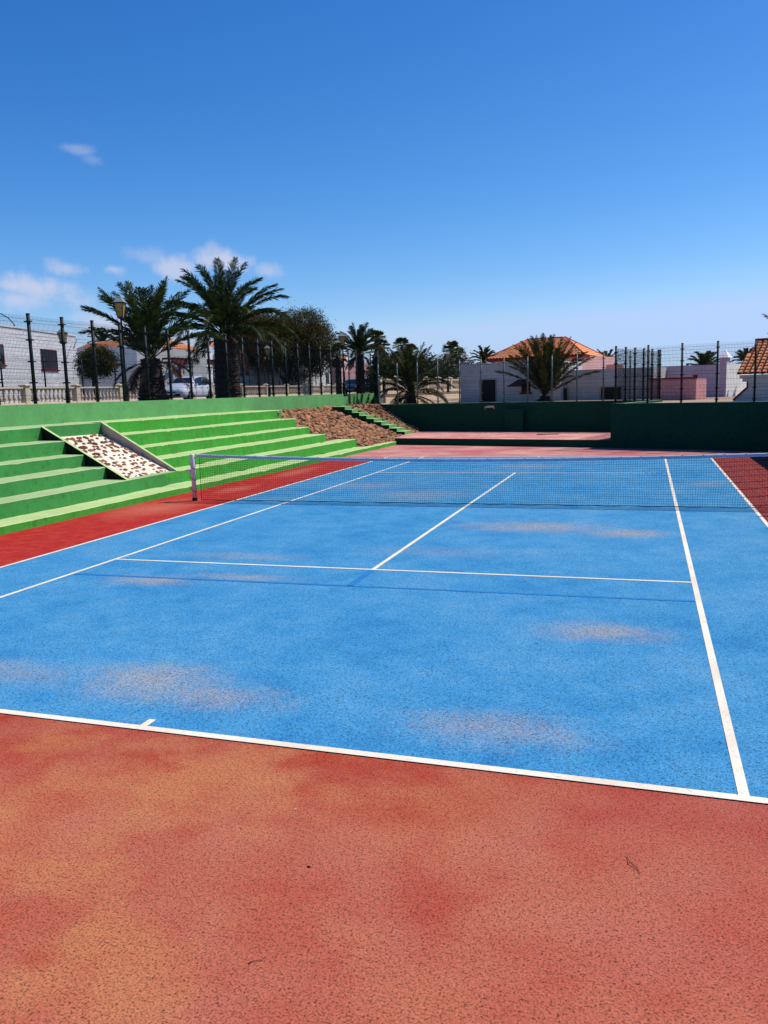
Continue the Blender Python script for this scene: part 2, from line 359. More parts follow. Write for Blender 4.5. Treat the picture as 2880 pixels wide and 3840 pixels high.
for sx in (-1, 1):
    for xo in (5.485, 4.115):
        a, b = sorted((sx*xo, sx*(xo-LW))); LS.append([(a, tl(a)+.07), (b, tl(b)+.07), (b, H-.08), (a, H-.08)])
sn, sf = -6.353, 6.403; i4 = 4.115-LW
for y in (sn, sf): LS.append([(-i4, y-.028), (i4, y-.028), (i4, y+.028), (-i4, y+.028)])
LS.append([(-.03, sn+.028), (.03, sn+.028), (.03, sf-.028), (-.03, sf-.028)])
LS.append([(-.03, tl(0)+.07), (.03, tl(0)+.07), (.03, tl(0)+.19), (-.03, tl(0)+.19)])
LS.append([(-.03, H-.2), (.03, H-.2), (.03, H-.08), (-.03, H-.08)])
sheet('court_lines', LS, .008, M['line'])
sheet('painted_over_lines', [[(-i4, -7.385), (i4, -7.30), (i4, -7.235), (-i4, -7.325)], [(-.045, -7.30), (.045, -7.30), (.045, sn-.028), (-.045, sn-.028)]], .0075, M['old'])

# raised pink platform at the far end
b = MB(); pl = [(-7.15, PF(-7.15)), (2.6, PF(2.6)), (3.6, 20.9), (-7.6, FW(-7.6)+.1), (-8.2, 22.6), (-7.45, 20.9)]
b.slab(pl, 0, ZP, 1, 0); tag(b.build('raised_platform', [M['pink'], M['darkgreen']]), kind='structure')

# ground outside the pit with a hole for it; street terrace on the left
def holed(name, outer, hole, z, mat):
    import bmesh
    bm = bmesh.new()
    for loop in (outer, hole):
        vs = [bm.verts.new((x, y, z)) for x, y in loop]
        for i in range(len(vs)): bm.edges.new((vs[i], vs[(i+1) % len(vs)]))
    bmesh.ops.triangle_fill(bm, edges=bm.edges[:], use_beauty=True)
    for f in bm.faces:
        if f.normal.z < 0: f.normal_flip()
    me = bpy.data.meshes.new(name); bm.to_mesh(me); me.materials.append(mat); o = bpy.data.objects.new(name, me); col.objects.link(o)
    return tag(o, kind='structure')
G = 900
hole = [(w1x(-28)-.1, -28), (RWX+.1, -28), (RWX+.1, 13.7), (FRL.x+.1, FRL.y+.1), (FWR.x+.1, FWR.y+.1), (FWL.x, FWL.y+.12), (w1x(W2END)-.1, W2END)]
holed('ground', [(-G, -G), (G, -G), (G, G), (-G, G)], hole, 1.58, M['ground'])
BLX = -12.4                                   # face of the low cream wall along the street
y0 = W2END
terr = [(w1x(-28)-.14, -28), (w1x(y0)-.14, y0), (BLX-.12, 34.), (BLX+.68, 56), (BLX+.68, 400), (-400, 400), (-400, -28)]
b = MB(); b.slab(terr, 1.0, ZT, 0, 0); tag(b.build('street', [M['street']]), kind='structure')
b = MB()  # bare pit bottom under stand and banks
b.add([(-13.6, -28, -.02), (RWX+.1, -28, -.02), (RWX+.1, 30, -.02), (-13.6, 33, -.02)], [(0, 1, 2, 3)]); tag(b.build('pit_ground', M['soil']), kind='structure')

# ------------------------------------------------------------------ walls
def wall(name, P, Q, z0, z1, th, mat, label, top=None, zq=None):
    """wall whose visible face runs P->Q, thickness th behind the face (left of P->Q)"""
    P, Q = V((P[0], P[1])), V((Q[0], Q[1])); d = (Q-P).normalized(); n = V((-d.y, d.x))*th
    b = MB(); nseg = max(1, int((Q-P).length/3)); plan = []
    b.slab([P, Q, Q+n, P+n], z0, [z1, zq or z1, zq or z1, z1], 0, 1)
    o = b.build(name, [mat, top or mat]); return tag(o, label, 'wall')
wall('retaining_wall', (w1x(-28), -28), (w1x(W1END), W1END), 0, 2.33, -.26 if False else .26, M['wallgreen'], 'long light green rendered retaining wall above the stepped stand', M['tread_l'], 2.26)
wall('retaining_wall', (w1x(W2BEG), W2BEG), (w1x(W2END), W2END), 0, 2.25, .26, M['wallgreen'], 'short light green wall right of the gap at the top of the stairs', M['tread_l'])
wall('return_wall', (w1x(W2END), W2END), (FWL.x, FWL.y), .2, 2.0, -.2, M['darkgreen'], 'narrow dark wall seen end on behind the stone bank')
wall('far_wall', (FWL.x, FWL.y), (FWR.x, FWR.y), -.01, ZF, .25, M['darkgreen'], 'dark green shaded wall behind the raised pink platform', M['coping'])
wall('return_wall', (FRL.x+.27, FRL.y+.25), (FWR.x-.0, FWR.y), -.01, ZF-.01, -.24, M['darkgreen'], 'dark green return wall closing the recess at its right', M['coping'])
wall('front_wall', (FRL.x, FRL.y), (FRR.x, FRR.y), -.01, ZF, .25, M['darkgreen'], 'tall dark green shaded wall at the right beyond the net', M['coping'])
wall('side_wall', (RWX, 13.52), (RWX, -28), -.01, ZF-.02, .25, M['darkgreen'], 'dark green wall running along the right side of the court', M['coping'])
wall('low_wall', (BLX, 34.), (BLX+.8, 56), 1.5, ZT+.06, -.2 if False else .2, M['cream'], 'low cream wall under the far balustrade')

# ------------------------------------------------------------------ stepped stand
stand = empty('spectator_stand', (-10, 0, 0), 'stepped green concrete spectator stand along the left side of the court', 'stand')
stand.location = (0, 0, 0)
RX = [-7.53, -8.24, -8.98, -9.78, -10.5, -11.42]; RZ = [.15, .46, .755, 1.035, 1.375, 1.715]; RE = [18.35, 15.2, 13.8, 14.15, 14.35, 15.05]
DIVL = lambda x: .02+(-8.25-x)*.31            # left face of the stone panel's border
PLY = lambda x: DIVL(x)+.0; PRY = lambda x: 2.14+(-8.25-x)*.40
for i in range(6):
    x = RX[i]; xn = RX[i+1] if i < 5 else -12.95; z0 = 0 if i == 0 else RZ[i-1]-.003
    def ring(ya, yb, gap=0.):
        return [(x+SL*ya, ya), (x+SL*yb, yb), (xn-.05+SL*yb, yb), (xn-.05+SL*ya, ya)]
    for k, (ya, yb) in enumerate(((-24, DIVL(x)+.0), (PRY(x)+.12, RE[i])) if i > 1 else ((-24, RE[i]),)):
        b = MB(); n = 110; mi = 0
        # riser and tread as a strip with slight hand-trowelled waviness
        ys = [ya+(yb-ya)*j/n for j in range(n+1)]; rr = random.Random(i*7+k)
        base = len(b.v)
        zb = -.01 if i == 0 else RZ[i-1]
        for y in ys:
            wv = .012*sin(y*1.3+i*2)+rr.uniform(-.007, .007); X = x+SL*y+wv; zz = RZ[i]+.006*sin(y*.9+i)+rr.uniform(-.004, .004)-(.02 if rr.random() < .05 else 0)
            kx = xn+SL*y-.06
            if i == 0 and y > 15.2: kx = X-.32
            yk = y
            if i > 1 and k == 1 and y == ys[0]: yk = PRY(xn)+.06
            if i > 1 and k == 0 and y == ys[-1]: yk = DIVL(xn)+.02
            b.v += [(X+.004+rr.uniform(0, .01), y, zb), (X, y, zz-.012), (X-.012, y, zz), (kx, yk, zz), (kx, yk, zb)]
        for j in range(n):
            a = base+j*5; c = a+5
            m0, m1 = (0, 1) if k or i < 2 else (2, 3)
            if i == 1 and ys[j] < 2.3: m0, m1 = (2, 3)
            b.face((a, c, c+1, a+1), m0); b.face((a+1, c+1, c+2, a+2), m1); b.face((a+2, c+2, c+3, a+3), m1)
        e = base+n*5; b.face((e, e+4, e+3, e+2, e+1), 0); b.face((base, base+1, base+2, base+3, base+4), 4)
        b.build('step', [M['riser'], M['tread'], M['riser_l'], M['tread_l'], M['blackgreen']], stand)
# sloping stone panel between two borders
def border(yf, th, matside, name='border'):
    b = MB(); xs = (-8.26, -11.44)
    def zt(x): return .475+(1.73-.475)*(-8.26-x)/(11.44-8.26)
    P = []
    for x in xs: P.append((x+SL*yf(x), yf(x), zt(x)))
    a0 = V(P[0]); a1 = V(P[1]); o = V((.0, th, 0))
    b.prism([(a0.x, a0.y, .3), (a0.x, a0.y, a0.z), a1, (a1.x, a1.y, .3)], o, 0, (0, 0, 1))
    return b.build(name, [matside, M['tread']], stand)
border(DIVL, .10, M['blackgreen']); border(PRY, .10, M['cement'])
b = MB(); 
b.add([(-8.26, DIVL(-8.26)+.02, .40), (-8.26, PRY(-8.26)+.02, .40), (-11.46, PRY(-11.46)+.02, 1.44), (-11.46, DIVL(-11.46)+.02, 1.44)], [(0, 1, 2, 3)])
b.add([(-11.44+SL*1, DIVL(-11.44), 1.2), (-11.44+SL*4, PRY(-11.44)+.1, 1.2), (-11.44+SL*4, PRY(-11.44)+.1, 1.715), (-11.44+SL*1, DIVL(-11.44), 1.715)], [(0, 1, 2, 3)], 1)
b.add([(-8.25+.01, DIVL(-8.25), .3), (-8.25+.06, PRY(-8.25)+.1, .3), (-8.25+.06, PRY(-8.25)+.1, .462), (-8.25+.01, DIVL(-8.25), .462)], [(0, 1, 2, 3)], 2)
BED = b
b = MB()
b.slab([(-11.43, DIVL(-11.43)-.0), (-11.43+.1, PRY(-11.43)+.1), (-12.95, PRY(-11.43)+.12), (-12.95, DIVL(-11.43))], 1.3, 1.712, 2, 3)
b.build('step', [M['riser'], M['tread'], M['riser_l'], M['tread_l']], stand)

def stone(b, c, ax, ay, az, sx, sy, sz, tint, tl_, seed, rough=.18, rings=2, n=8, mi=0):
    """an irregular rock: flattened, knobbly dome"""
    r = random.Random(seed); k = len(b.v); prof = [(1.0, -.25), (1.0, .35), (.62, .85)] if rings == 2 else [(1., -.2), (.7, .8)]
    rad = [1+r.uniform(-rough, rough)*1.6 for _ in range(n)]
    for pr, pz in prof:
        for j in range(n):
            t = 2*pi*j/n; q = c+ax*(cos(t)*sx*pr*rad[j]*(1+r.uniform(-.08, .08)))+ay*(sin(t)*sy*pr*rad[j])+az*(sz*(pz+r.uniform(-.15, .15)))
            b.v.append(tuple(q))
    b.v.append(tuple(c+az*sz*(1.0+r.uniform(-.1, .1))))
    f0 = len(b.f)
    for i in range(len(prof)-1):
        for j in range(n):
            j2 = (j+1) % n; b.face((k+i*n+j, k+i*n+j2, k+(i+1)*n+j2, k+(i+1)*n+j), mi)
    q = k+(len(prof)-1)*n; ti = k+len(prof)*n
    for j in range(n): b.face((q+j, q+(j+1) % n, ti), mi)
    tl_ += [tint]*(len(b.f)-f0)
def settint(o, tl_):
    a = o.data.attributes.new('tint', 'FLOAT', 'FACE'); a.data.foreach_set('value', tl_)
def cells(W, Hh, nu, nv, seed):
    r = random.Random(seed)
    for i in range(nu):
        for j in range(nv):
            yield (i+.5+r.uniform(-.34, .34)+(j % 2)*.4)/nu, (j+.5+r.uniform(-.3, .3))/nv, r
def patch(c00, c10, c11, c01, u, v): return (V(c00)*(1-u)+V(c10)*u)*(1-v)+(V(c01)*(1-u)+V(c11)*u)*v
b = BED; tl_ = [0.]*len(b.f)
PC = [(-8.4, DIVL(-8.4)+.2, .43), (-8.4, PRY(-8.4)-.05, .43), (-11.3, PRY(-11.3)-.05, 1.40), (-11.3, DIVL(-11.3)+.2, 1.40)]
nrm = (V(PC[1])-V(PC[0])).cross(V(PC[3])-V(PC[0])).normalized()
if nrm.z < 0: nrm = -nrm
for u, v, r in cells(2.2, 3.3, 9, 13, 5):
    if u > .99 or r.random() < .04: continue
    p = patch(*PC, u, v); a = r.uniform(-.5, .5)-.9; ax = V((cos(a), sin(a), 0)); ax = (ax-nrm*ax.dot(nrm)).normalized(); ay = nrm.cross(ax)
    s = r.uniform(.055, .14); stone(b, p-nrm*.02, ax, ay, nrm, s, s*r.uniform(.45, .75), .055, r.random(), tl_, r.random(), mi=3)
o = b.build('stone_panel', [M['mortar'], M['riser_l'], M['riser'], M['cobble']], stand); settint(o, tl_)
b = MB(); b.box((0, 0, 0), (.012, .13, .2), 0); b.box((.008, 0, -.01), (.01, .085, .13), 1)
o = b.build('socket_box', [M['cement'], M['door']], stand, (RX[5]+SL*14.7+.014, 14.7, 1.56))

# ------------------------------------------------------------------ stone banks and staircase
def bank(label, C4, nu, nv, seed, over=()):
    root = empty('stone_bank', (0, 0, 0), label, 'stone bank')
    b = MB(); N = 8
    for i in range(N+1):
        for j in range(N+1): b.v.append(tuple(patch(*C4, i/N, j/N)-V((0, 0, .03))))
    for i in range(N):
        for j in range(N): q = i*(N+1)+j; b.face((q, q+N+1, q+N+2, q+1))
    tl_ = [0.]*len(b.f)
    nrm = (V(C4[1])-V(C4[0])).cross(V(C4[3])-V(C4[0])).normalized()
    if nrm.z < 0: nrm = -nrm
    lv = (V(C4[3])-V(C4[0])).length/nv; lu = (V(C4[1])-V(C4[0])).length/nu
    for u, v, r in cells(1, 1, nu, nv, seed):
        if u > 1.0: continue
        p = patch(*C4, min(u, .99), v)
        if p.x > -9.0 and p.y < 15.6: continue
        d = (V(C4[1])-V(C4[0])).normalized(); a = r.uniform(-.45, .35)-.45
        ax = d*cos(a)+nrm.cross(d)*sin(a); tilt = nrm+V((r.uniform(-.35, .45), r.uniform(-.45, .25), 0)); tilt.normalize(); ax = (ax-tilt*ax.dot(tilt)).normalized(); ay = tilt.cross(ax)
        stone(b, p+V((0, 0, r.uniform(-.02, .03))), ax, ay, tilt, lu*r.uniform(.55, .95), lv*r.uniform(.32, .55), r.uniform(.035, .08), r.random(), tl_, r.random(), .30, 2, 6, mi=1)
    o = b.build('rock_facing', [M['soil'], M['rock']], root); settint(o, tl_); return root
TOPZ = 1.66
bank('bank of brown volcanic slabs between the stand and the green stairs',
     [(-7.45, 13.4, .0), (-7.22, 20.8, .16), (w1x(W1END), W1END, 1.62), (-12.62, 13.4, 1.60)], 46, 20, 11)
bank('small bank of brown slabs right of the green stairs below the far wall',
     [(-7.35, 22.4, .27), (-7.5, 24.1, .27), (FWL.x-.1, FWL.y+.1, 1.66), (-11.3, 23.6, 1.64)], 9, 18, 12)
bank('narrow crest of brown slabs under the short light green wall',
     [(-11.3, 23.6, 1.62), (FWL.x, FWL.y, 1.66), (w1x(W2END)+.1, W2END-.1, 1.55), (w1x(W2BEG), W2BEG, 1.56)], 10, 14, 13)
st = empty('staircase', (0, 0, 0), 'flight of nine light green concrete steps climbing through the stone bank', 'stairs')
for k in range(9):
    # near-right corners run from the platform up to the gap in the wall
    f = k/8.; z = ZP+.15*(k+1); rx = -7.42-(11.0-7.42)*f; yl = 20.98+(22.62-20.98)*f; w_ = 1.28; rx2 = -7.42-(11.0-7.42)*(k+1)/8.-.02
    sk = -.28
    b = MB(); xl = rx2 if k < 8 else rx2-.3
    pts = [(rx, yl), (rx+.02, yl+w_), (xl+.02, yl+w_-(xl-rx)*.28), (xl, yl+(rx-xl)*.28)]
    b.slab(pts, max(ZP-.02, z-.32), z, 0, 1)
    # thin dark sheet over the flank, its shade put into the colour
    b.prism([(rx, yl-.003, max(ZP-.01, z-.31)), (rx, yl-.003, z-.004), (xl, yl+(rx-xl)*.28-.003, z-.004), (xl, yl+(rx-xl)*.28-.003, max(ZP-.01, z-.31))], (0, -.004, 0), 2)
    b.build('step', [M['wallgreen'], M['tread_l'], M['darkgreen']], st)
b = MB(); g1 = (w1x(W1END), W1END); g2 = (w1x(W2BEG), W2BEG)
b.slab([(-11.4, 22.75), (-11.35, 24.0), (g2[0]-.3, g2[1]), (g1[0]-.3, g1[1])], 1.3, ZP+1.35-.003, 0, 0)
b.slab([(g1[0]-.12, g1[1]), (g2[0]-.12, g2[1]), (g2[0]-.4, g2[1]), (g1[0]-.4, g1[1])], 1.6, 2.12, 0, 0)
b.build('landing', M['wallgreen'], st)

# ------------------------------------------------------------------ welded mesh fences
def mesh_panel(name, L, Hh, mat, nfold=4, th=.0036, sp=.052):
    """panel in local xz, x 0..L ; V-folds make the double wires"""
    b = MB(); zs = []; folds = [Hh*(i+.0)/nfold for i in range(nfold+1)]
    folds = [min(max(f, .12), Hh-.14) for f in folds]
    pr = [(0, 0.)]
    for f in folds: pr += [(f-.05, 0.), (f, -.045), (f+.05, 0.)]
    pr.append((Hh, 0.)); n = int(L/sp)
    for i in range(n):
        x = .03+(L-.06)*i/(n-1); b.tube([(x, y, z) for z, y in pr], th, 3, 0, False, False)
    for f in folds:
        for dz, dy in ((-.05, 0.), (.05, 0.)): b.tube([(0.02, dy, f+dz), (L-.02, dy, f+dz)], th*1.15, 3, 0, False, False)
    for i in range(nfold):
        zz = (folds[i]+folds[i+1])/2; b.tube([(0.02, 0, zz), (L-.02, 0, zz)], th*1.1, 3, 0, False, False)
    me = b.build(name, mat); data = me.data; bpy.data.objects.remove(me); return data
def post_mesh(name, Hh, r, mat, clamps):
    b = MB(); b.tube([(0, 0, 0), (0, 0, Hh)], r, 8, 0); b.tube([(0, 0, Hh), (0, 0, Hh+.03)], r*1.12, 8)
    for z in clamps: b.box((0, -.01, z), (r*3.6, r*2.6, .035))
    o = b.build(name, mat); d = o.data; bpy.data.objects.remove(o); return d
def put(name, data, parent, loc, rz=0.):
    o = bpy.data.objects.new(name, data); col.objects.link(o); o.parent = parent; o.location = loc; o.rotation_euler = (0, 0, rz); return o
def fence(label, pts, z, Hp, Hm, group=None, r=.034, matp='post', sp=.052, z2=None, th=.0036):
    root = empty('mesh_fence', (0, 0, 0), label, 'fence', group)
    pm = post_mesh('post', Hp, r, M[matp], [.1, Hm*.25, Hm*.5, Hm*.75, Hm-.08]); cache = {}
    n = len(pts)
    for i, p in enumerate(pts):
        zz = z+((z2 if z2 is not None else z)-z)*i/max(1, n-1)
        put('post', pm, root, (p[0], p[1], zz-.01), random.uniform(-.05, .05))
        if i < n-1:
            q = pts[i+1]; d = V((q[0]-p[0], q[1]-p[1])); L = d.length-2*r*.8; key = round(L, 1)
            if key not in cache: cache[key] = mesh_panel('mesh_panel', key+.05, Hm, M['wire'], 4, th, sp)
            o = put('mesh_panel', cache[key], root, (p[0]+d.normalized().x*r*.8, p[1]+d.normalized().y*r*.8, zz+.06), atan2(d.y, d.x)); o.scale = (L/(key+.05), 1, 1)
    return root
def line(P, Q, n): return [(P[0]+(Q[0]-P[0])*i/n, P[1]+(Q[1]-P[1])*i/n) for i in range(n+1)]
w1c = (V((w1x(-30)-.12, -30, 0)), V((w1x(30)-.12, 30, 0)))
pa = hit(L1(297, 0)[0], *w1c); pb = hit(L2(1565, 0)[0], *w1c); dl = (pb-pa)/17
fence('long dark green welded mesh fence standing on the light green retaining wall', [tuple((pa+dl*i)[:2]) for i in range(-3, 18)], 2.32, 2.47, 2.36, r=.05, z2=2.26)
w2a = hit(BB(305, 0)[0], *w1c); w2b = hit(BB(533, 0)[0], *w1c)
fence('short mesh fence above the light green wall right of the stair gap', line(w2a, w2b, 3), 2.24, 2.47, 2.36)
fence('mesh fence seen end on between palms behind the stone bank', line((w1x(W2END)-.12, W2END-.2), (FWL.x-.05, FWL.y+.2), 6), 1.98, 2.5, 2.2)
fp = [hit(CC(x, 0)[0], (-12, FW(-12)+.13), (4, FW(4)+.13)) for x in (65, 288, 525, 770, 1022, 1281, 1555)]+[hit(DD(x, 0)[0], (-12, FW(-12)+.13), (4, FW(4)+.13)) for x in (337, 603)]
fl = [hit(BB(x, 0)[0], (-12, FW(-12)+.13), (4, FW(4)+.13)) for x in (607, 803, 1011, 1222)]
fence('weathered grey green mesh fence on the far wall in front of the low white building', [tuple(p[:2]) for p in fl+fp], ZF, 2.1, 1.95, matp='galv')
fence('mesh fence running back from the corner of the front wall', line((FRL.x+.16, FRL.y+.12), (FWR.x+.1, FWR.y+.1), 5), ZF, 2.1, 1.98, r=.04)
fr = [hit(DD(x, 0)[0], (FRL.x, FRL.y+.13), (FRR.x, FRR.y+.13)) for x in (507, 830, 1168, 1530)]
frp = [(FRL.x+.16, FRL.y+.12)]+[tuple(p[:2]) for p in fr]+[(RWX+.1, 13.6)]
fence('tall mesh fence on the front wall at the right', frp, ZF, 2.07, 1.97, r=.036)
fence('mesh fence on the right side wall that shades the court edge', [(RWX+.12, 13.6-1.3*i) for i in range(1, 15)], ZF-.02, 2.07, 1.95)

# ------------------------------------------------------------------ net
net = empty('tennis_net', (0, 0, 0), 'black tennis net with a white top tape stretched across the court', 'net')
NX = 6.37
def ztop(x): a = abs(x)/NX; return .955+.115*a**1.7
def netz(x, f): return .03+(ztop(x)-.055-.03)*f
b = MB(); rn = random.Random(3); cols = 280; rows = 20
jit = {}
def np_(i, j):
    if (i, j) not in jit:
        x = -NX+.12+(2*NX-.24)*i/cols; f = j/rows
        sag = .018*sin(x*2.1+j*.4)*(1-f)*1.2
        jit[(i, j)] = V((x+rn.uniform(-.006, .006)+sag*.6, rn.uniform(-.004, .004)-.01*(1-f), netz(x, f)+rn.uniform(-.004, .004)))
    return jit[(i, j)]
for i in range(0, cols+1): b.tube([np_(i, j) for j in range(rows+1)], .0027, 3, 0, False, False)
for j in range(0, rows+1): b.tube([np_(i, j) for i in range(cols+1)], .0027, 3, 0, False, False)
b.build('net_mesh', M['net'], net)
b = MB(); n = 140
for s_ in range(n):
    pass
k = len(b.v)
for i in range(n+1):
    x = -NX+.07+(2*NX-.14)*i/n; z = ztop(x)+rn.uniform(-.002, .002); e = rn.uniform(0, .004)
    b.v += [(x, -.014, z-.058-e), (x, -.017, z-.006), (x, 0, z+.006+e), (x, .014, z-.006), (x, .012, z-.058)]
for i in range(n):
    a = k+i*5; c = a+5
    for j in range(4): b.face((a+j, c+j, c+j+1, a+j+1), 0)
for i in range(0, 34):
    x = -NX+.4+i*.375; z = ztop(x); b.box((x, -.017, z-.03), (.012, .006, .062), 1); b.box((x+.01, 0, z+.008), (.03, .02, .006), 1)
b.build('top_tape', [M['tape'], M['postwhite']], net)
b = MB(); b.tube([(-NX+.1+(2*NX-.2)*i/60, -.012+.006*sin(i), .022+.006*sin(i*1.7)) for i in range(61)], .008, 5); b.build('bottom_cord', M['net'], net)
b = MB(); 
for sx in (-1, 1): b.tube([(sx*(NX-.1), 0, .03), (sx*(NX-.11), 0, 1.0)], .005, 5)
b.build('side_cord', M['net'], net)
def net_post(sx, label):
    root = empty('net_post', (sx*6.44, 0, 0), label, 'net post')
    b = MB(); b.lathe([(.0505, .035), (.0505, 1.06), (.046, 1.075), (.0, 1.078)], n=20); b.build('pole', M['postwhite'], root)
    b = MB(); b.lathe([(.062, 0), (.062, .055), (.052, .075), (.052, .076)], n=20); b.build('base_sleeve', M['black'], root)
    w = MB(); w.box((sx*.09, -.01, .71), (.09, .07, .035)); w.box((sx*.085, -.01, .66), (.07, .06, .045)); wo = w.build('winch', M['postwhite'], root)
    w = MB(); w.tube([(sx*.12, -.03, .705), (sx*.17, -.05, .71), (sx*.19, -.05, .70)], .007, 6); w.build('handle', M['black'], wo)
    r_ = MB(); pts = []
    for i in range(90):
        f = i/89; a = f*2*pi*3.4; rr_ = .055+.02*max(0, sin(f*17)); pts.append((cos(a)*rr_, sin(a)*rr_, 1.0-.9*f+.03*sin(a)))
    r_.tube(pts, .005, 5); r_.tube([(-sx*.07, -.02, 1.02), (-sx*.09, -.03, .85), (-sx*.06, -.05, .7), (-sx*.08, -.04, .55), (-sx*.065, -.05, .42), (-sx*.085, -.04, .28), (-sx*.06, -.05, .16), (-sx*.07, -.04, .06)], .006, 5)
    r_.build('lacing_rope', M['rope'], root)
net_post(-1, 'white tubular net post wound with black rope at the left end of the net')
net_post(1, 'white tubular net post at the right end of the net beside the dark wall')

# small things lying about
def on_ground(px, py, z=0.):
    r = ray(px, py); t = (z-CAM.z)/r.z; return CAM+r*t
p = on_ground(2375, 3240); b = MB(); q0 = on_ground(2352, 3212); q1 = on_ground(2360, 3240); q2 = on_ground(2392, 3262); q3 = on_ground(2400, 3282)
b.tube([q0+V((0, 0, .006)), q1+V((0, 0, .012)), q2+V((0, 0, .006)), q3+V((0, 0, .004))], [.0015, .0022, .002, .001], 5); b.tube([q1+V((0, 0, .01)), q1+V((.02, .03, .02))], .001, 4)
tag(b.build('twig', M['dead']), 'thin curved dry twig lying on the red court', 'twig')
p = on_ground(965, 3610); b = MB(); b.tube([on_ground(930, 3615)+V((0, 0, .003)), on_ground(955, 3606)+V((0, 0, .005)), on_ground(985, 3604)+V((0, 0, .003))], .0014, 4)
tag(b.build('twig', M['wood']), 'small dark twig near the bottom edge of the red floor', 'twig')
p = on_ground(1158, 3251); b = MB(); tl_ = []; stone(b, p, V((1, 0, 0)), V((0, 1, 0)), V((0, 0, 1)), .011, .008, .008, .5, tl_, 4); tag(b.build('pebble', M['black']), 'single black pebble on the red foreground floor', 'pebble')
p = on_ground(1106, 3037); b = MB(); b.add([p+V((-.012, 0, .002)), p+V((0, -.004, .004)), p+V((.014, .004, .006)), p+V((0, .006, .005))], [(0, 1, 2, 3)]); tag(b.build('feather', M['tape']), 'tiny white scrap lying on the red floor', 'scrap')
pa_ = on_ground(*CC(865, 1332), ZP); pb_ = on_ground(*CC(1095, 1327), ZP); b = MB(); b.tube([pa_+V((0, 0, .03)), pb_+V((0, 0, .03))], .022, 6); tag(b.build('wooden_stick', M['dead']), 'straight brown stick lying on the raised pink platform', 'stick')

# box and bracket on the far wall
PFW = Plane((0, FW(0)), (1, -.28))
root = empty('utility_cabinet', PFW.w(PFW.u(CC(650, 0)[0]), ZP, .0), 'dark green painted cabinet standing against the far wall', 'cabinet', rz=atan2(-.28, 1))
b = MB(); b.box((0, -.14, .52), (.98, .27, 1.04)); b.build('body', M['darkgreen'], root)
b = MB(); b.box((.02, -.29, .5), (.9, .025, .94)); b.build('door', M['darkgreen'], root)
b = MB(); b.tube([(.53, -.05, 0), (.53, -.05, .28), (.50, -.05, .40)], .02, 6); b.build('pipe', M['galv'], root)
root = empty('wall_lamp', PFW.w(PFW.u(CC(382, 0)[0]), 1.42, .0), 'small white bracket lamp fixed high on the far wall', 'lamp', rz=atan2(-.28, 1))
b = MB(); b.tube([(-.26, 0, -.1), (-.25, -.12, .04), (0, -.16, .075), (.25, -.16, .06), (.27, -.14, -.05)], .028, 8); b.build('arm', M['cement'], root)
b = MB(); b.box((.0, -.13, .03), (.34, .1, .05)); b.build('lamp_head', M['cement'], root)

# ------------------------------------------------------------------ balustrades
def baluster_data():
    b = MB(); b.lathe([(.075, 0), (.075, .05), (.045, .07), (.05, .1), (.085, .2), (.09, .27), (.06, .37), (.036, .5), (.04, .56), (.06, .58), (.045, .61), (.075, .63), (.075, .68)], n=8)
    o = b.build('baluster', M['cream']); d = o.data; bpy.data.objects.remove(o); return d
BAL = baluster_data()
def balustrade(label, P, Q, z, pillars, sp=.34, h=1.0, rnd=1):
    P = V((P[0], P[1], 0)); Q = V((Q[0], Q[1], 0)); d = (Q-P); L = d.length; d.normalize(); a = atan2(d.y, d.x)
    root = empty('balustrade', (P.x, P.y, z), label, 'balustrade', rz=a)
    b = MB(); b.box((L/2, 0, .06), (L, .3, .12)); b.box((L/2, 0, .14), (L, .24, .05)); b.build('plinth', M['cream'], root)
    b = MB(); b.box((L/2, 0, h-.07), (L, .26, .09)); b.box((L/2, 0, h-.135), (L, .2, .045)); b.build('rail', M['cream'], root)
    s = MB(); s.box((0, 0, h/2+.02), (.34, .34, h+.04)); s.box((0, 0, h+.06), (.46, .46, .06)); s.lathe([(.26, h+.09), (.06, h+.16), (.0, h+.17)], n=4, ph=pi/4, sm=False)
    po = s.build('pillar', M['cream']); pdat = po.data; bpy.data.objects.remove(po)
    us = []
    for px in pillars:
        u = (hit(px, P, Q)-P).dot(d); us.append(u); put('pillar', pdat, root, (u, 0, 0))
    u = sp/2; lst = []
    while u < L:
        if all(abs(u-q) > .28 for q in us): lst.append(u)
        u += sp
    near = sorted(lst, key=lambda q: (P+d*q-CAM).length)[:99]
    for u in near: put('baluster', BAL, root, (u, 0, .16))
    rest = [u for u in lst if u not in near]
    if rest:
        b = MB()
        for u in rest:
            k = len(b.v); b.v += [(v.co.x+u, v.co.y, v.co.z+.16) for v in BAL.vertices]
            for p_ in BAL.polygons: b.face([k+i for i in p_.vertices], 0, True)
        tag(b.build('balusters', M['cream'], root), kind='stuff')
bp0, bp1 = (-27.2, 8.), (-31.3, 100.)
pil = [L1(x, 0)[0] for x in (215, 655, 1030)]+[600+x/2.3042 for x in (-140, 20, 240, 470, 700, 915, 1095, 1252, 1400, 1518)]
balustrade('long cream balustrade across the street behind the silver car', bp0, bp1, ZT+.02, [L1(-260, 0)[0]]+[L1(x, 0)[0] for x in (215, 655, 1030, 1370)]+[L2(x, 0)[0] for x in (250, 450, 705, 915, 1092, 1252, 1395, 1518)]+[BB(165, 0)[0], BB(262, 0)[0]], .36)
balustrade('cream balustrade on the low cream wall behind the short palm', (BLX-.02, 34.), (BLX+.78, 56), ZT+.06, [BB(x, 0)[0] for x in (612, 785, 950, 1100, 1225, 1345, 1450)], .34)
# fence of the second compound behind the long balustrade
f2 = line((bp0[0]-.35, bp0[1]), (bp1[0]-.35, bp1[1]), 27)
fence('thin dark mesh fence rising behind the long cream balustrade', f2, ZT+.3, 2.35, 2.2, r=.045, sp=.1, th=.003)

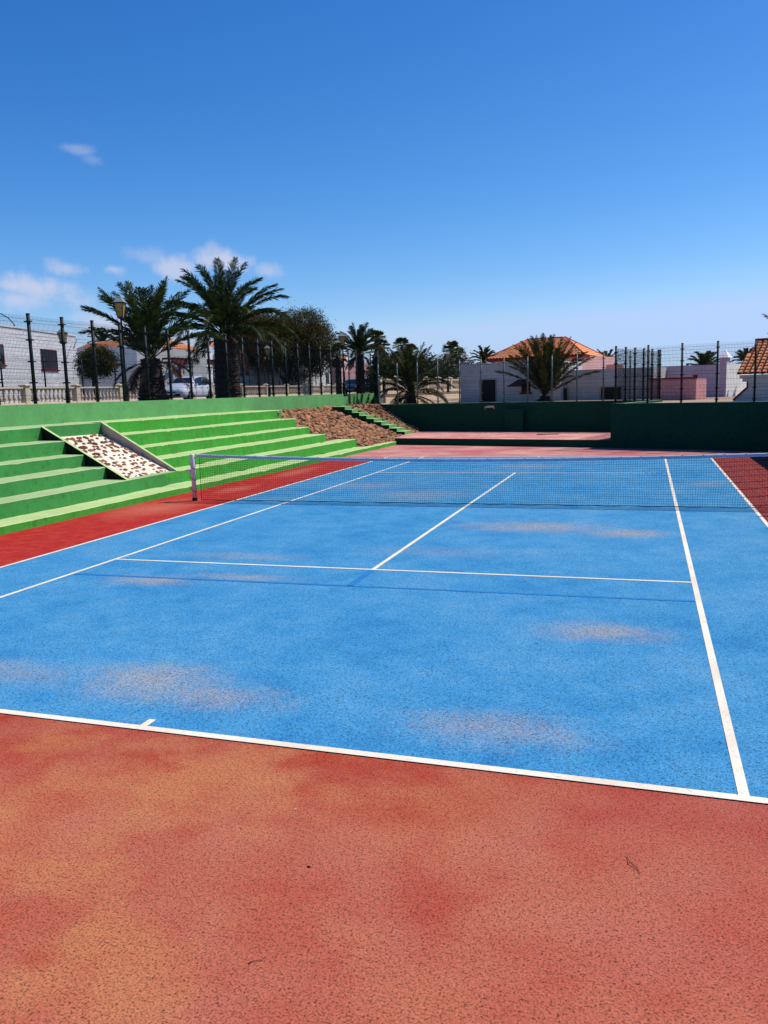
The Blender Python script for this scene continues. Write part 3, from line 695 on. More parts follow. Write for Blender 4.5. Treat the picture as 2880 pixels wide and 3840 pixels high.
# ------------------------------------------------------------------ lantern posts
def lantern(px, row_top, row_base, d, label, ground, k=1., grp='lantern lampposts'):
    p = at(px, row_top, d); zt = p.z; z0 = ground; Hh = zt-z0
    root = empty('lamp_post', (p.x, p.y, z0), label, 'lamp post', grp, rz=.3)
    b = MB(); b.lathe([(.13*k, 0), (.13*k, .08), (.10*k, .12), (.095*k, .62), (.12*k, .66), (.075*k, .74), (.05*k, .85), (.038*k, Hh-.95), (.06*k, Hh-.93), (.035*k, Hh-.88), (.035*k, Hh-.72)], n=12); b.build('post', M['post'], root)
    b = MB()
    zb, zm = Hh-.72, Hh-.27; rb, rt = .13*k, .24*k
    b.lathe([(rb+.02, zb-.03), (rb+.02, zb)], n=4, ph=pi/4, sm=False)
    b.lathe([(rt+.04, zm), (rt+.04, zm+.03)], n=4, ph=pi/4, sm=False)
    for j in range(4):
        a = pi/4+j*pi/2; b.tube([(cos(a)*(rb+.005), sin(a)*(rb+.005), zb), (cos(a)*(rt+.01), sin(a)*(rt+.01), zm)], .013, 4)
    ln = b.build('lantern_frame', M['post'], root)
    b = MB(); b.lathe([(rb-.01, zb+.002), (rt-.01, zm-.002)], n=4, ph=pi/4, sm=False); b.build('glass', M['amber'], ln)
    b = MB(); b.lathe([(rt+.05, zm+.031), (rt*.42, zm+.19), (rt*.42, zm+.21), (rt*.25, zm+.23), (.02, zm+.24)], n=4, ph=pi/4, sm=False); b.build('roof', M['lamptop'], ln)
    b = MB(); b.lathe([(.015, zm+.235), (.03, zm+.26), (.01, zm+.28), (.0, zm+.3)], n=8); b.build('finial', M['post'], ln)
_lp = hit(L1(1075, 0)[0], *w1c); lantern(L1(1030, 0)[0], L1(0, 475)[1], 0, hypot(_lp.x-CAM.x, _lp.y-CAM.y)+.55, 'nearest lantern lamp post standing against the fence left of the palms', ZT, .86)
lantern(L1(535, 0)[0], L1(0, 757)[1], 0, 42, 'lantern lamp post hidden behind a fence post in front of the white blockwork house', ZT, .95)
lantern(L2(925, 0)[0], L2(0, 905)[1], 0, 58, 'pale topped lantern lamp post under the large olive tree', ZT, .95)
lantern(BB(230, 0)[0], BB(0, 400)[1], 0, 46.5, 'lantern lamp post in the gap at the top of the green stairs', ZT, .95)
lantern(BB(1322, 0)[0], BB(0, 598)[1], 0, 66, 'distant lantern lamp post among the fan palms', ZT, 1.)
# tall street light behind the house
p = at(*L1(145, 760), 80); root = empty('street_light', (p.x, p.y, ZT), 'tall curved street light rising behind the white blockwork house', 'street light')
dr = cr.copy(); dr.z = 0; dr.normalize(); ztp = at(*L1(60, 605), 80).z-ZT; b = MB()
pts = [V((0, 0, 0)), V((0, 0, ztp-2.))]+[V((0, 0, ztp-2.))+V((-dr.x*(1-cos(a))*2.2, -dr.y*(1-cos(a))*2.2, sin(a)*1.9)) for a in (.2, .5, .8, 1.1, 1.4)]
b.tube(pts, [.09, .07, .06, .055, .05, .045, .04], 8); b.build('mast', M['galv'], root)
e = pts[-1]; b = MB(); b.tube([e, e+V((-dr.x*.4, -dr.y*.4, .06)), e+V((-dr.x*1.1, -dr.y*1.1, .02))], [.05, .15, .1], 8); b.build('lamp_head', M['post'], root)

# ------------------------------------------------------------------ palms
def frond(b, o, az, el, L, droop, rng, nl=34, ll=.42, lw=.03, mi=0, twist=0.):
    pts = []; p = V(o); h = V((cos(az), sin(az), 0)); e = el; N = 12; st_ = L/N; side = V((-sin(az), cos(az), 0))
    for i in range(N+1):
        pts.append(p.copy()); f = i/N; p = p+(h*cos(e)+V((0, 0, sin(e))))*st_; e -= droop/N*(.35+1.5*f)
    b.tube(pts, [.022*(1-.85*i/N)+.003 for i in range(N+1)], 3, mi, False, False)
    nl = int(nl*2.3); lw *= 1.0; ll *= .95
    for i in range(nl):
        f = .14+.86*(i/(nl-1)); x = f*N; k = min(int(x), N-1); q = pts[k].lerp(pts[k+1], x-k); t = (pts[k+1]-pts[k]).normalized(); up = side.cross(t)
        if up.z < 0 and abs(t.z) < .98: up = -up
        ln = ll*min(1., .45+f*2.2)*min(1., .35+(1-f)*5)*rng.uniform(.78, 1.12)
        for s in (-1, 1):
            dd = (t*1.15+side*s*.75+up*rng.uniform(-.25, .55)+V((rng.uniform(-.15, .15), rng.uniform(-.15, .15), rng.uniform(-.35, .0)))).normalized()
            tip = q+dd*ln+V((0, 0, -.12*ln)); wv = t.cross(dd).cross(dd).normalized()*lw*.5
            wv = (t*lw*.6); mid = q+dd*ln*.5
            b.add([q-wv*.6, q+wv*.6, mid+wv, tip, mid-wv], [(0, 1, 2, 3, 4)], mi)
def palm(px, row_base_center, d, zg, trunk_r, label, n=46, L=3., droop=(.6, 1.6), el=(.1, 1.45), seed=1, base_r=None, dead=8, mat='frond', crown_row=None, ll=.42, nl=34, group=None, name='palm_tree', lean=(0, 0), lw=.03, extra=()):
    p = at(px, row_base_center, d); zc = p.z; rng = random.Random(seed); Hh = zc-zg
    root = empty(name, (p.x, p.y, zg), label, 'palm tree', group)
    b = MB(); k = 0; prof = []; nr = max(6, int(Hh/.11)); base_r = base_r or trunk_r
    for i in range(nr+1):
        f = i/nr; r = base_r*(1-f)+trunk_r*f
        prof += [(r*(1.0+rng.uniform(-.03, .06)), Hh*f-.03), (r*(1.05+rng.uniform(-.04, .07)), Hh*f+.02)]
    prof.append((trunk_r*.5, Hh+.12)); prof.append((0., Hh+.15)); b.lathe([(r, z) for r, z in prof], n=14, sm=False)
    # stubs of cut leaf bases
    for i in range(int(Hh*110)):
        a = rng.uniform(0, 2*pi); z = rng.uniform(0, Hh); f = z/max(Hh, .01); r = base_r*(1-f)+trunk_r*f
        c = V((cos(a)*r, sin(a)*r, z)); o_ = V((cos(a), sin(a), .55)).normalized(); s = V((-sin(a), cos(a), 0))*.055
        b.add([c-s, c+s, c+s*.6+o_*.13, c-s*.6+o_*.13, c+V((0, 0, -.07))+o_*.05], [(0, 1, 2, 3), (0, 4, 1), (4, 3, 2)])
    b.build('trunk', M['bark'], root)
    b = MB()
    for i in range(n):
        f = (i+.5)/n; az = i*2.39996+rng.uniform(-.2, .2); e = el[0]+(el[1]-el[0])*(f**.8)+rng.uniform(-.1, .1); dr_ = droop[1]+(droop[0]-droop[1])*f+rng.uniform(-.2, .25)
        frond(b, (cos(az)*trunk_r*.3, sin(az)*trunk_r*.3, Hh+.05+.25*f), az, e, L*rng.uniform(.82, 1.06)*(1-.12*f), dr_, rng, nl, ll, lw)
    for (az, e, LL, dr_) in extra: frond(b, (0, 0, Hh+.2), az, e, LL, dr_, rng, nl, ll, lw)
    b.build('crown', M[mat], root)
    if dead:
        b = MB()
        for i in range(dead):
            az = rng.uniform(0, 2*pi); frond(b, (cos(az)*trunk_r*.7, sin(az)*trunk_r*.7, Hh-.1), az, rng.uniform(-.5, .15), L*rng.uniform(.45, .8), rng.uniform(.8, 1.7), rng, int(nl*.7), ll*.8, lw)
        b.build('dead_fronds', M['dead'], root)
    return root
# screen-right direction on the ground, for aiming single fronds the photo shows
RA = atan2(cr.y, cr.x)
palm(L2(560, 0)[0], L2(0, 840)[1], 40.5, ZT, .49, 'largest date palm with a thick trunk and wide dark crown', 46, 3.7, (.5, 1.75), (.15, 1.5), 3, .6, 8, 'frond', ll=.5, lw=.037, nl=44, extra=[(RA+.3, .9, 3.6, .8), (RA+.6, .65, 3.9, 1.3), (RA+.5, .35, 3.8, 1.1), (RA+pi-.1, .85, 3.7, 1.5), (RA+pi+.2, .6, 3.5, 1.2)])
palm(L1(1300, 0)[0], L1(0, 1040)[1], 33.5, ZT, .34, 'shaggy date palm with a swollen trunk base and browning fronds beside the lantern', 35, 3.15, (.25, 1.0), (.45, 1.5), 5, .56, 8, 'frond', ll=.43, lw=.035, nl=42, extra=[(RA+pi, .95, 3.1, .9), (RA+pi-.1, 1.15, 3.0, .7)])
palm(BB(410, 0)[0], BB(0, 640)[1], 56, ZT, .2, 'date palm behind the fence right of the stair gap', 34, 2.1, (.3, 1.2), (.25, 1.45), 8, .28, 8, 'frond', ll=.36, nl=30, lw=.04)
palm(BB(940, 0)[0], BB(0, 1045)[1], 47.5, 1.58, .24, 'short date palm with olive fronds in front of the far balustrade', 52, 3.0, (.3, 1.6), (.12, 1.45), 9, .34, 12, 'frond2', ll=.34, nl=38, lw=.032)
palm(CC(952, 0)[0], CC(0, 930)[1], 43, 1.58, .2, 'broad bushy date palm in front of the red tiled roof', 48, 3.15, (.15, .7), (.6, 1.45), 10, .34, 6, 'frond2', ll=.36, nl=42, lw=.032)
palm(CC(320, 0)[0], CC(0, 590)[1], 62, 1.58, .2, 'small palm top showing left of the tiled roof', 22, 1.15, (.5, 1.4), (.1, 1.4), 14, None, 0, 'frond', ll=.3, nl=22, lw=.05)
palm(DD(110, 0)[0], DD(0, 700)[1], 70, 1.58, .2, 'small palm top behind the wall left of the fence corner', 22, 1.5, (.5, 1.4), (.1, 1.4), 15, None, 0, 'frond', ll=.3, nl=22, lw=.05)
palm(DD(1050, 0)[0], DD(0, 735)[1], 72, 1.58, .25, 'palm top spreading above the mauve wall', 26, 1.6, (.5, 1.3), (.1, 1.4), 16, None, 0, 'frond', ll=.4, nl=24, lw=.06)
palm(DD(1450, 0)[0], DD(0, 680)[1], 60, 1.58, .2, 'small palm top beside the tiled roof at the right', 20, 1.0, (.5, 1.4), (.1, 1.4), 17, None, 0, 'frond', ll=.3, nl=22, lw=.05)
palm(L1(885, 0)[0], L1(0, 920)[1], 95, ZT, .2, 'small palm top behind the orange roof at the left', 24, 1.9, (.5, 1.4), (.1, 1.4), 18, None, 0, 'frond', ll=.36, nl=22, lw=.06)
palm(2992, 1350, 48, 1.58, .3, 'palm at the right edge whose fronds reach over the tiled roof', 40, 2.2, (.4, 1.5), (.1, 1.45), 19, None, 4, 'frond', ll=.36, nl=32, lw=.04, extra=[(RA+pi, 1.1, 2.9, .7)])
def fan_palm(px, row, d, zg, R_, label, seed, group='fan palms beyond the far balustrade'):
    p = at(px, row, d); rng = random.Random(seed); Hh = p.z-zg
    root = empty('fan_palm', (p.x, p.y, zg), label, 'palm tree', group)
    b = MB(); b.lathe([(.24, 0), (.2, Hh*.5), (.17, Hh)], n=10); b.build('trunk', M['bark'], root)
    for nm, nn, e0, e1, mt in (('crown', 34, -.2, 1.4, 'frond2'), ('dead_fronds', 16, -1.2, -.5, 'dead')):
        b = MB()
        for i in range(nn):
            az = i*2.39996; e = e0+(e1-e0)*rng.random(); h = V((cos(az)*cos(e), sin(az)*cos(e), sin(e))); s = V((-sin(az), cos(az), 0)); up = h.cross(s)*-1
            o_ = V((0, 0, Hh)); c = o_+h*R_*.55; b.tube([o_, c], .02, 3, 0, False, False)
            for j in range(11):
                a = -1.25+2.5*j/10; dd = (h*cos(a)+s*sin(a)); tip = c+dd*R_*.55*rng.uniform(.8, 1.1)+V((0, 0, -.12*R_)); w_ = dd.cross(h.cross(s)).normalized()*.05*R_
                b.add([c, c+dd*R_*.3+w_, tip, c+dd*R_*.3-w_], [(0, 1, 2, 3)])
        b.build(nm, M[mt], root)
fan_palm(*BB(850, 560), 88, ZT, 1.15, 'fan palm with a ragged crown above the short date palm, left of its pair', 1)
fan_palm(*BB(940, 610), 84, ZT, .95, 'smaller fan palm tucked right behind the short date palm crown', 2)
fan_palm(*BB(1365, 590), 88, ZT, 1.15, 'fan palm left of the low white building, taller of the pair', 3)
fan_palm(*BB(1438, 640), 92, ZT, .95, 'fan palm left of the low white building, lower of the pair', 4)
fan_palm(*BB(585, 480), 72, ZT, .95, 'fan palm with yellowish leaves right behind the date palm near the stairs', 5)
fan_palm(*BB(640, 560), 76, ZT, .85, 'browning fan palm behind the post cluster right of the stairs', 6)
fan_palm(*L2(1530, 990), 80, ZT, 1.3, 'low green fan palm left of the lantern at the stair gap', 7)

# ------------------------------------------------------------------ broadleaf trees and bushes
def tree(name, label, cat, base, zg, lobes, nleaf, size, mat, trunk=None, seed=1, group=None, droop=0., clump=.22):
    rng = random.Random(seed); root = empty(name, (base[0], base[1], zg), label, cat, group)
    bx, by = base[0], base[1]; b = MB()
    if trunk:
        b = MB()
        for limb in trunk:
            b.tube([V(q)-V((bx, by, zg)) for q, r in limb], [r for q, r in limb], 8)
        b.build('trunk', M['wood'], root); b = MB()
    tot = sum(l[1]*l[2] for l in lobes)
    for c, rx, rz in lobes:
        nc = max(6, int(nleaf*rx*rz/tot/26))
        for _ in range(nc):
            while True:
                q = V((rng.uniform(-1, 1), rng.uniform(-1, 1), rng.uniform(-1, 1)))
                if .25 < q.length < 1: break
            q = q.normalized()*(q.length**.45)*rng.uniform(.86, 1.12)
            cc_ = V((c[0]-bx+q.x*rx, c[1]-by+q.y*rx, c[2]-zg+q.z*rz)); cs = clump*rng.uniform(.6, 1.5)
            for _ in range(26):
                o_ = V((rng.gauss(0, 1), rng.gauss(0, 1), rng.gauss(0, .8)))*cs
                if droop: o_.z -= abs(rng.gauss(0, 1))*droop
                d1 = V((rng.uniform(-1, 1), rng.uniform(-1, 1), rng.uniform(-1, .4)-droop*2)).normalized(); d2 = d1.cross(V((rng.uniform(-1, 1), rng.uniform(-1, 1), rng.uniform(-1, 1)))).normalized()
                s = size*rng.uniform(.6, 1.4); p_ = cc_+o_
                b.add([p_, p_+d1*s*.5+d2*s*.22, p_+d1*s, p_+d1*s*.5-d2*s*.22], [(0, 1, 2, 3)])
    b.build('crown' if trunk else 'foliage', M[mat], root); return root
def P3(fx, d): return at(fx[0], fx[1], d)
# pepper tree beside the big palm
D_ = 86; KT = 80/60.; c0 = P3(L2(1090, 1290), D_)
f_ = lambda x, y, dd=0.: P3(L2(x, y), D_+dd)
tree('pepper_tree', 'large spreading olive green tree with a forked trunk right of the biggest palm', 'tree', (c0.x, c0.y), ZT,
     [(f_(1230, 790), 2.3*KT, 1.85*KT), (f_(1340, 900), 1.6*KT, 1.5*KT), (f_(1330, 880, 1), 1.5*KT, 1.6*KT), (f_(1050, 900, -1), 2.3*KT, 1.7*KT), (f_(860, 830, 1), 2.2*KT, 1.55*KT), (f_(780, 900), 1.3*KT, 1.4*KT), (f_(1200, 1040, 1), 1.9*KT, 1.5*KT), (f_(1270, 700), 1.1*KT, .9*KT), (f_(940, 1000), 1.5*KT, 1.2*KT), (f_(1380, 1020), 1.0*KT, 1.2*KT)],
     80000, .16, 'leaf', [[((c0.x, c0.y, ZT), .42), (tuple(f_(1085, 1240)), .26)], [(tuple(f_(1085, 1245)), .2), (tuple(f_(1030, 1150)), .16), (tuple(f_(960, 1020)), .1), (tuple(f_(880, 900)), .05)],
      [(tuple(f_(1095, 1245)), .2), (tuple(f_(1120, 1150)), .17), (tuple(f_(1160, 1000)), .1), (tuple(f_(1240, 850)), .05)], [(tuple(f_(1130, 1200)), .12), (tuple(f_(1180, 1110)), .1), (tuple(f_(1300, 980)), .05)]], 4, droop=.16, clump=.27)
c1 = f_(850, 760, -2)
tree('pepper_tree', 'feathery brownish olive tree crown between the biggest palm and the lantern', 'tree', (f_(860, 1290, 3).x, f_(860, 1290, 3).y), ZT,
     [(f_(900, 740, 3), 2.1*KT, 1.0*KT), (f_(760, 720, 3), 1.2*KT, .9*KT), (f_(1040, 760, 3), 1.4*KT, .9*KT), (f_(840, 880, 3), 1.8*KT, 1.0*KT)], 26000, .2, 'olive', [[(tuple(f_(860, 1330, 3)), .2), (tuple(f_(870, 1080, 3)), .15), (tuple(f_(900, 900, 3)), .08)]], 6, droop=.18, clump=.28)
D_ = 55; c0 = P3(L1(800, 1240), D_)
tree('round_tree', 'small rounded dark tree in front of the white blockwork house', 'tree', (c0.x, c0.y), ZT,
     [(P3(L1(835, 1050), D_), 1.05, .95), (P3(L1(770, 1080), D_), .75, .8), (P3(L1(905, 1060), D_), .85, .85), (P3(L1(840, 990), D_), .7, .5)], 16000, .11, 'leaf', [[((c0.x, c0.y, ZT), .09), (tuple(P3(L1(805, 1170), D_)), .08), (tuple(P3(L1(830, 1060), D_)), .05)]], 7, clump=.12)
bs = [((700, 830), 1.6, 1.5, 72), ((790, 770), 1.5, 1.3, 78), ((640, 760), 1.0, 1.3, 74), ((1230, 820), 1.9, 1.5, 80), ((1120, 800), 1.7, 1.3, 84), ((1330, 860), 1.8, 1.2, 76), ((1410, 790), 1.6, 1.9, 82), ((1010, 800), 1.7, 1.2, 86)]
lb = ['dense dark bush left of the short palm above the far balustrade', 'taller dark bush behind the crown of the short palm', 'narrow dark bush behind the cluster of fence posts', 'dark bush right of the short palm', 'rounded bush behind the right fronds of the short palm', 'low dark bush below the distant lantern', 'tall dark thicket against the left end of the low white building', 'dark bush hidden behind the middle of the short palm']
for i, ((x, y), rx, rz, d) in enumerate(bs):
    c = P3(BB(x, y), d)
    tree('bush', lb[i], 'bush', (c.x, c.y), ZT, [(c, rx, rz), (c+V((rx*.6, .3, -.7)), rx*.8, rz*.8), (c+V((-rx*.5, -.3, -.9)), rx*.8, rz*.8), (V((c.x, c.y, ZT+.6)), rx*.9, .8)], 6500, .2, 'bush', None, 20+i, 'bushes beyond the far balustrade', clump=.25)

# ------------------------------------------------------------------ buildings
def rect(b, pl, pxa, pxb, z0, z1, depth, mi=0, off=0.):
    ua, ub = pl.u(pxa), pl.u(pxb)
    b.prism([pl.w(ua, z0, off), pl.w(ub, z0, off), pl.w(ub, z1, off), pl.w(ua, z1, off)], -pl.n*depth, mi)
def window(root, pl, A_, B_, frame='redwood', pane='glass', fr=.07, name='window', sill=True):
    """opening between sighted corners A_ (top left) and B_ (bottom right)"""
    ua, ub = pl.u(A_[0]), pl.u(B_[0]); zt, zb = pl.z(*A_), pl.z(*B_)
    b = MB()
    for (u0, u1, z0, z1) in ((ua, ua+fr, zb, zt), (ub-fr, ub, zb, zt), (ua+fr, ub-fr, zt-fr, zt), (ua+fr, ub-fr, zb, zb+fr), ((ua+ub)/2-fr/2, (ua+ub)/2+fr/2, zb+fr, zt-fr)):
        b.prism([pl.w(u0, z0, .03), pl.w(u1, z0, .03), pl.w(u1, z1, .03), pl.w(u0, z1, .03)], -pl.n*.06)
    w_ = b.build(name, M[frame], root)
    b = MB(); b.prism([pl.w(ua+.02, zb+.02, .012), pl.w(ub-.02, zb+.02, .012), pl.w(ub-.02, zt-.02, .012), pl.w(ua+.02, zt-.02, .012)], -pl.n*.03); b.build('pane', M[pane], w_)
    if sill:
        b = MB(); b.prism([pl.w(ua-.08, zb-.1, .1), pl.w(ub+.08, zb-.1, .1), pl.w(ub+.08, zb-.01, .1), pl.w(ua-.08, zb-.01, .1)], -pl.n*.1); b.build('sill', M['redwood'], w_)
    return w_
def bldg(label, cat='house', name='house', group=None): return empty(name, (0, 0, 0), label, cat, group)
def tiles(poly, nx, mat, sp=.2, ln=.42, base=True, name='roof', parent=None, ridge=None):
    """barrel tiles over planar polygon; poly[0]->poly[1] is the eave"""
    a, e = V(poly[0]), (V(poly[1])-V(poly[0])).normalized(); nrm = e.cross(V(poly[2])-a).normalized()
    if nrm.z < 0: nrm = -nrm
    up = nrm.cross(e)
    if up.z < 0: up = -up
    P2 = [((V(p)-a).dot(e), (V(p)-a).dot(up)) for p in poly]
    def inside(x, y):
        c = False; j = len(P2)-1
        for i in range(len(P2)):
            xi, yi = P2[i]; xj, yj = P2[j]
            if (yi > y) != (yj > y) and x < (xj-xi)*(y-yi)/(yj-yi)+xi: c = not c
            j = i
        return c
    b = MB(); b.add([V(p)-nrm*.01 for p in poly], [tuple(range(len(poly)))], 1)
    x0, x1 = min(p[0] for p in P2), max(p[0] for p in P2); y1 = max(p[1] for p in P2); rng = random.Random(9)
    for ix in range(int((x1-x0)/sp)+1):
        for iy in range(int(y1/(ln*.72))+1):
            x = x0+(ix+.5)*sp; y = iy*ln*.72
            if not inside(x, y+ln*.3): continue
            k = len(b.v); S = 6; y += rng.uniform(-.01, .01)
            for jj, (yy, rr_, hh) in enumerate(((y-.04, sp*.46, .035), (y+ln, sp*.38, .0))):
                for j in range(S+1):
                    t = pi*j/S; b.v.append(tuple(a+e*(x-cos(t)*rr_)+up*yy+nrm*(hh+sin(t)*rr_*.62)))
            for j in range(S): b.face((k+j, k+j+1, k+S+2+j, k+S+1+j), 0, True)
            for j in range(S): b.face((k+j+1, k+j, k+(S//2)), 1) if j not in (S//2, S//2-1) else None
    if ridge:
        for r0, r1 in ridge: b.tube([V(r0)+V((0, 0, .05)), V(r1)+V((0, 0, .05))], sp*.42, 8, 1)
    return b.build(name, [mat, M['tiledark']], parent)

# white blockwork house at the far left
A0 = at(65, 1232, 58.5); A1 = at(286, 1257, 66); pl = Plane(A0, (A1-A0)[:2]); zt = A0.z
h = bldg('white painted blockwork house with dark red framed windows at the far left')
b = MB(); rect(b, pl, -260, 299.5, ZT-.05, zt, 8); b.build('walls', M['block'], h)
b = MB(); ua, ub = pl.u(-262), pl.u(299.5); b.prism([pl.w(ua, zt, .06), pl.w(ub+.05, zt, .06), pl.w(ub+.05, zt+.1, .06), pl.w(ua, zt+.1, .06)], -pl.n*.3); b.build('parapet', M['white'], h)
window(h, pl, L1(375, 942), L1(516, 1122)); window(h, pl, L1(-70, 892), L1(62, 1080))
b = MB(); b.tube([pl.w(pl.u(L1(655, 0)[0]), pl.z(*L1(655, 862)), .3), pl.w(pl.u(L1(638, 0)[0]), pl.z(*L1(638, 868)), .5), pl.w(pl.u(L1(605, 0)[0]), pl.z(*L1(605, 945)), .5)], .03, 5); b.build('pipe', M['galv'], h)

# orange roofed house behind the round tree
e2 = (.96, -.28)
pl = Plane(at(*L1(1000, 1000), 74), e2); h = bldg('grey walled house with an orange tiled roof behind the small round tree')
ztop_ = pl.z(*L1(900, 955)); b = MB(); rect(b, pl, L1(600, 0)[0], L1(1035, 0)[0], ZT, ztop_, 6); b.build('walls', M['grey'], h)
ev = [pl.w(pl.u(L1(640, 0)[0]), ztop_, .3), pl.w(pl.u(L1(1040, 0)[0]), ztop_, .3)]
zr = pl.z(*L1(800, 885))
tiles([ev[0], ev[1], ev[1]+V((-1., 3., zr-ztop_+.1)), ev[0]+V((.3, 3., zr-ztop_+.1))], 0, M['tile'], .26, parent=h)
b = MB(); b.prism([ev[0]+V((0, 0, -.16)), ev[1]+V((0, 0, -.16)), ev[1]+V((0, 0, -.02)), ev[0]+V((0, 0, -.02))], (0, .3, 0)); b.build('fascia', M['white2'], h)
# grey side wall and white house with pergola
pl = Plane(at(*L1(1010, 1000), 66), e2); h = bldg('low white house with a red timber pergola behind the silver car')
zg_ = pl.z(*L1(1100, 938)); b = MB(); rect(b, pl, L1(1010, 0)[0], L1(1202, 0)[0], ZT, zg_, 7); b.build('side_wall', M['grey'], h)
pf = Plane(pl.w(pl.u(L1(1202, 0)[0]), 0), (-.03, 1)); zf = pf.z(*L2(200, 948)); 
b = MB(); rect(b, pf, L1(1202, 0)[0], L2(470, 0)[0], ZT, pf.z(*L2(230, 948)), 7); b.build('walls', M['white2'], h)
for A_, B_ in ((L1(1400, 1050), L1(1530, 1240)), (L2(190, 1100), L2(232, 1205)), (L2(272, 1070), L2(345, 1205))): window(h, pf, A_, B_, 'redwood', 'glass', sill=False)
ua, ub = pf.u(L1(1345, 0)[0]), pf.u(L2(462, 0)[0]); zb_ = pf.z(*L2(100, 1040)); b = MB()
b.prism([pf.w(ua, zb_-.3, 1.6), pf.w(ub, zb_-.3, 1.6), pf.w(ub, zb_-.05, 1.6), pf.w(ua, zb_-.05, 1.6)], -pf.n*.12)
n = int((ub-ua)/.6)
for i in range(n+1): u = ua+(ub-ua)*i/n; b.prism([pf.w(u, zb_-.05, 1.85), pf.w(u+.1, zb_-.05, 1.85), pf.w(u+.1, zb_+.1, 1.85), pf.w(u, zb_+.1, 1.85)], -pf.n*1.85)
for f in (.12, .5, .97): u = ua+(ub-ua)*f; b.box(pf.w(u, (ZT+zb_-.3)/2, 1.54), (.14, .14, zb_-.3-ZT))
b.build('pergola', M['redwood'], h)
zr0 = pf.z(*L2(250, 948)); r0 = pf.w(pf.u(L2(60, 0)[0]), zr0+.02, -.3); r1 = pf.w(pf.u(L2(415, 0)[0]), zr0+.02, -.3); up_ = -pf.n*3+V((0, 0, 1.0))
tiles([r0, r1, r1+up_, r0+up_], 0, M['tile'], .26, parent=h)

# white house behind the big tree
pl = Plane(at(*L2(660, 1100), 84), (-.02, 1)); h = bldg('white house with an orange tiled corner right of the biggest palm trunk')
zt_ = pl.z(*L2(700, 1003)); b = MB(); rect(b, pl, L2(560, 0)[0], L2(842, 0)[0], ZT, zt_, 8); b.build('walls', M['white2'], h)
r0 = pl.w(pl.u(L2(560, 0)[0]), zt_+.05, .2); r1 = pl.w(pl.u(L2(712, 0)[0]), zt_+.05, .2); up_ = -pl.n*2.6+V((0, 0, 1.5)); tiles([r0, r1, r1+up_*.9, r0+up_*.9], 0, M['tile'], .26, parent=h)
plb = Plane(pl.w(pl.u(L2(842, 0)[0]), 0), e2); b = MB(); rect(b, plb, L2(842, 0)[0], L2(1060, 0)[0], ZT, plb.z(*L2(950, 1040)), 5); b.build('side_wall', M['grey'], h)
pl = Plane(at(*L2(1300, 1100), 104), (-.02, 1)); h = bldg('long white house with a red pergola seen through the stair gap')
zt_ = pl.z(*BB(150, 735)); b = MB(); rect(b, pl, L2(1200, 0)[0], BB(365, 0)[0], ZT, zt_, 8); b.build('walls', M['white2'], h)
window(h, pl, BB(68, 820), BB(98, 935), sill=False); window(h, pl, BB(300, 835), BB(335, 940), sill=False)
ua, ub = pl.u(BB(255, 0)[0]), pl.u(BB(365, 0)[0])+7; zb_ = pl.z(*BB(300, 800)); b = MB()
b.prism([pl.w(ua, zb_-.22, 1.6), pl.w(ub, zb_-.22, 1.6), pl.w(ub, zb_, 1.6), pl.w(ua, zb_, 1.6)], -pl.n*.12)
for i in range(14): u = ua+(ub-ua)*i/13; b.prism([pl.w(u, zb_, 1.85), pl.w(u+.12, zb_, 1.85), pl.w(u+.12, zb_+.15, 1.85), pl.w(u, zb_+.15, 1.85)], -pl.n*1.85)
for f in (.05, .35, .65, .98): u = ua+(ub-ua)*f; b.box(pl.w(u, (ZT+zb_-.22)/2, 1.54), (.16, .16, zb_-.22-ZT))
b.build('pergola', M['redwood'], h)
b = MB(); b.prism([pl.w(ub-9, ZT, .0), pl.w(ub+2, ZT, .0), pl.w(ub+2, zt_-1, 0), pl.w(ub-9, zt_-1, 0)], -pl.n*5); b.build('annex', M['mauve'], h)
for (x0, x1, yt, yb, d, lb_) in ((600, 760, 645, 690, 98, 'distant house with a red tiled roof right of the post cluster'), (1075, 1205, 695, 735, 104, 'distant house with a red roof behind the short palm'), (120, 235, 640, 720, 100, 'distant house with an orange roof left of the stair gap lantern')):
    pl = Plane(at(*BB((x0+x1)/2, yb), d), e2); h = bldg(lb_); zt_ = pl.z(*BB((x0+x1)/2, yb)); zr = pl.z(*BB((x0+x1)/2, yt))
    b = MB(); rect(b, pl, BB(x0+8, 0)[0], BB(x1-8, 0)[0], ZT, zt_, 6); b.build('walls', M['rosy'], h)
    a_, c_ = pl.w(pl.u(BB(x0, 0)[0]), zt_, .3), pl.w(pl.u(BB(x1, 0)[0]), zt_, .3); L_ = (c_-a_); dz = V((0, 0, zr-zt_))
    tiles([a_, c_, c_-L_*.3-pl.n*2.5+dz, a_+L_*.3-pl.n*2.5+dz], 0, M['tile'], .3, parent=h)
pl = Plane(at(*BB(1300, 800), 96), e2); h = bldg('small white house glimpsed below the distant lantern')
b = MB(); rect(b, pl, BB(1270, 0)[0], BB(1325, 0)[0], ZT, pl.z(*BB(1300, 778)), 4); b.build('walls', M['white2'], h)

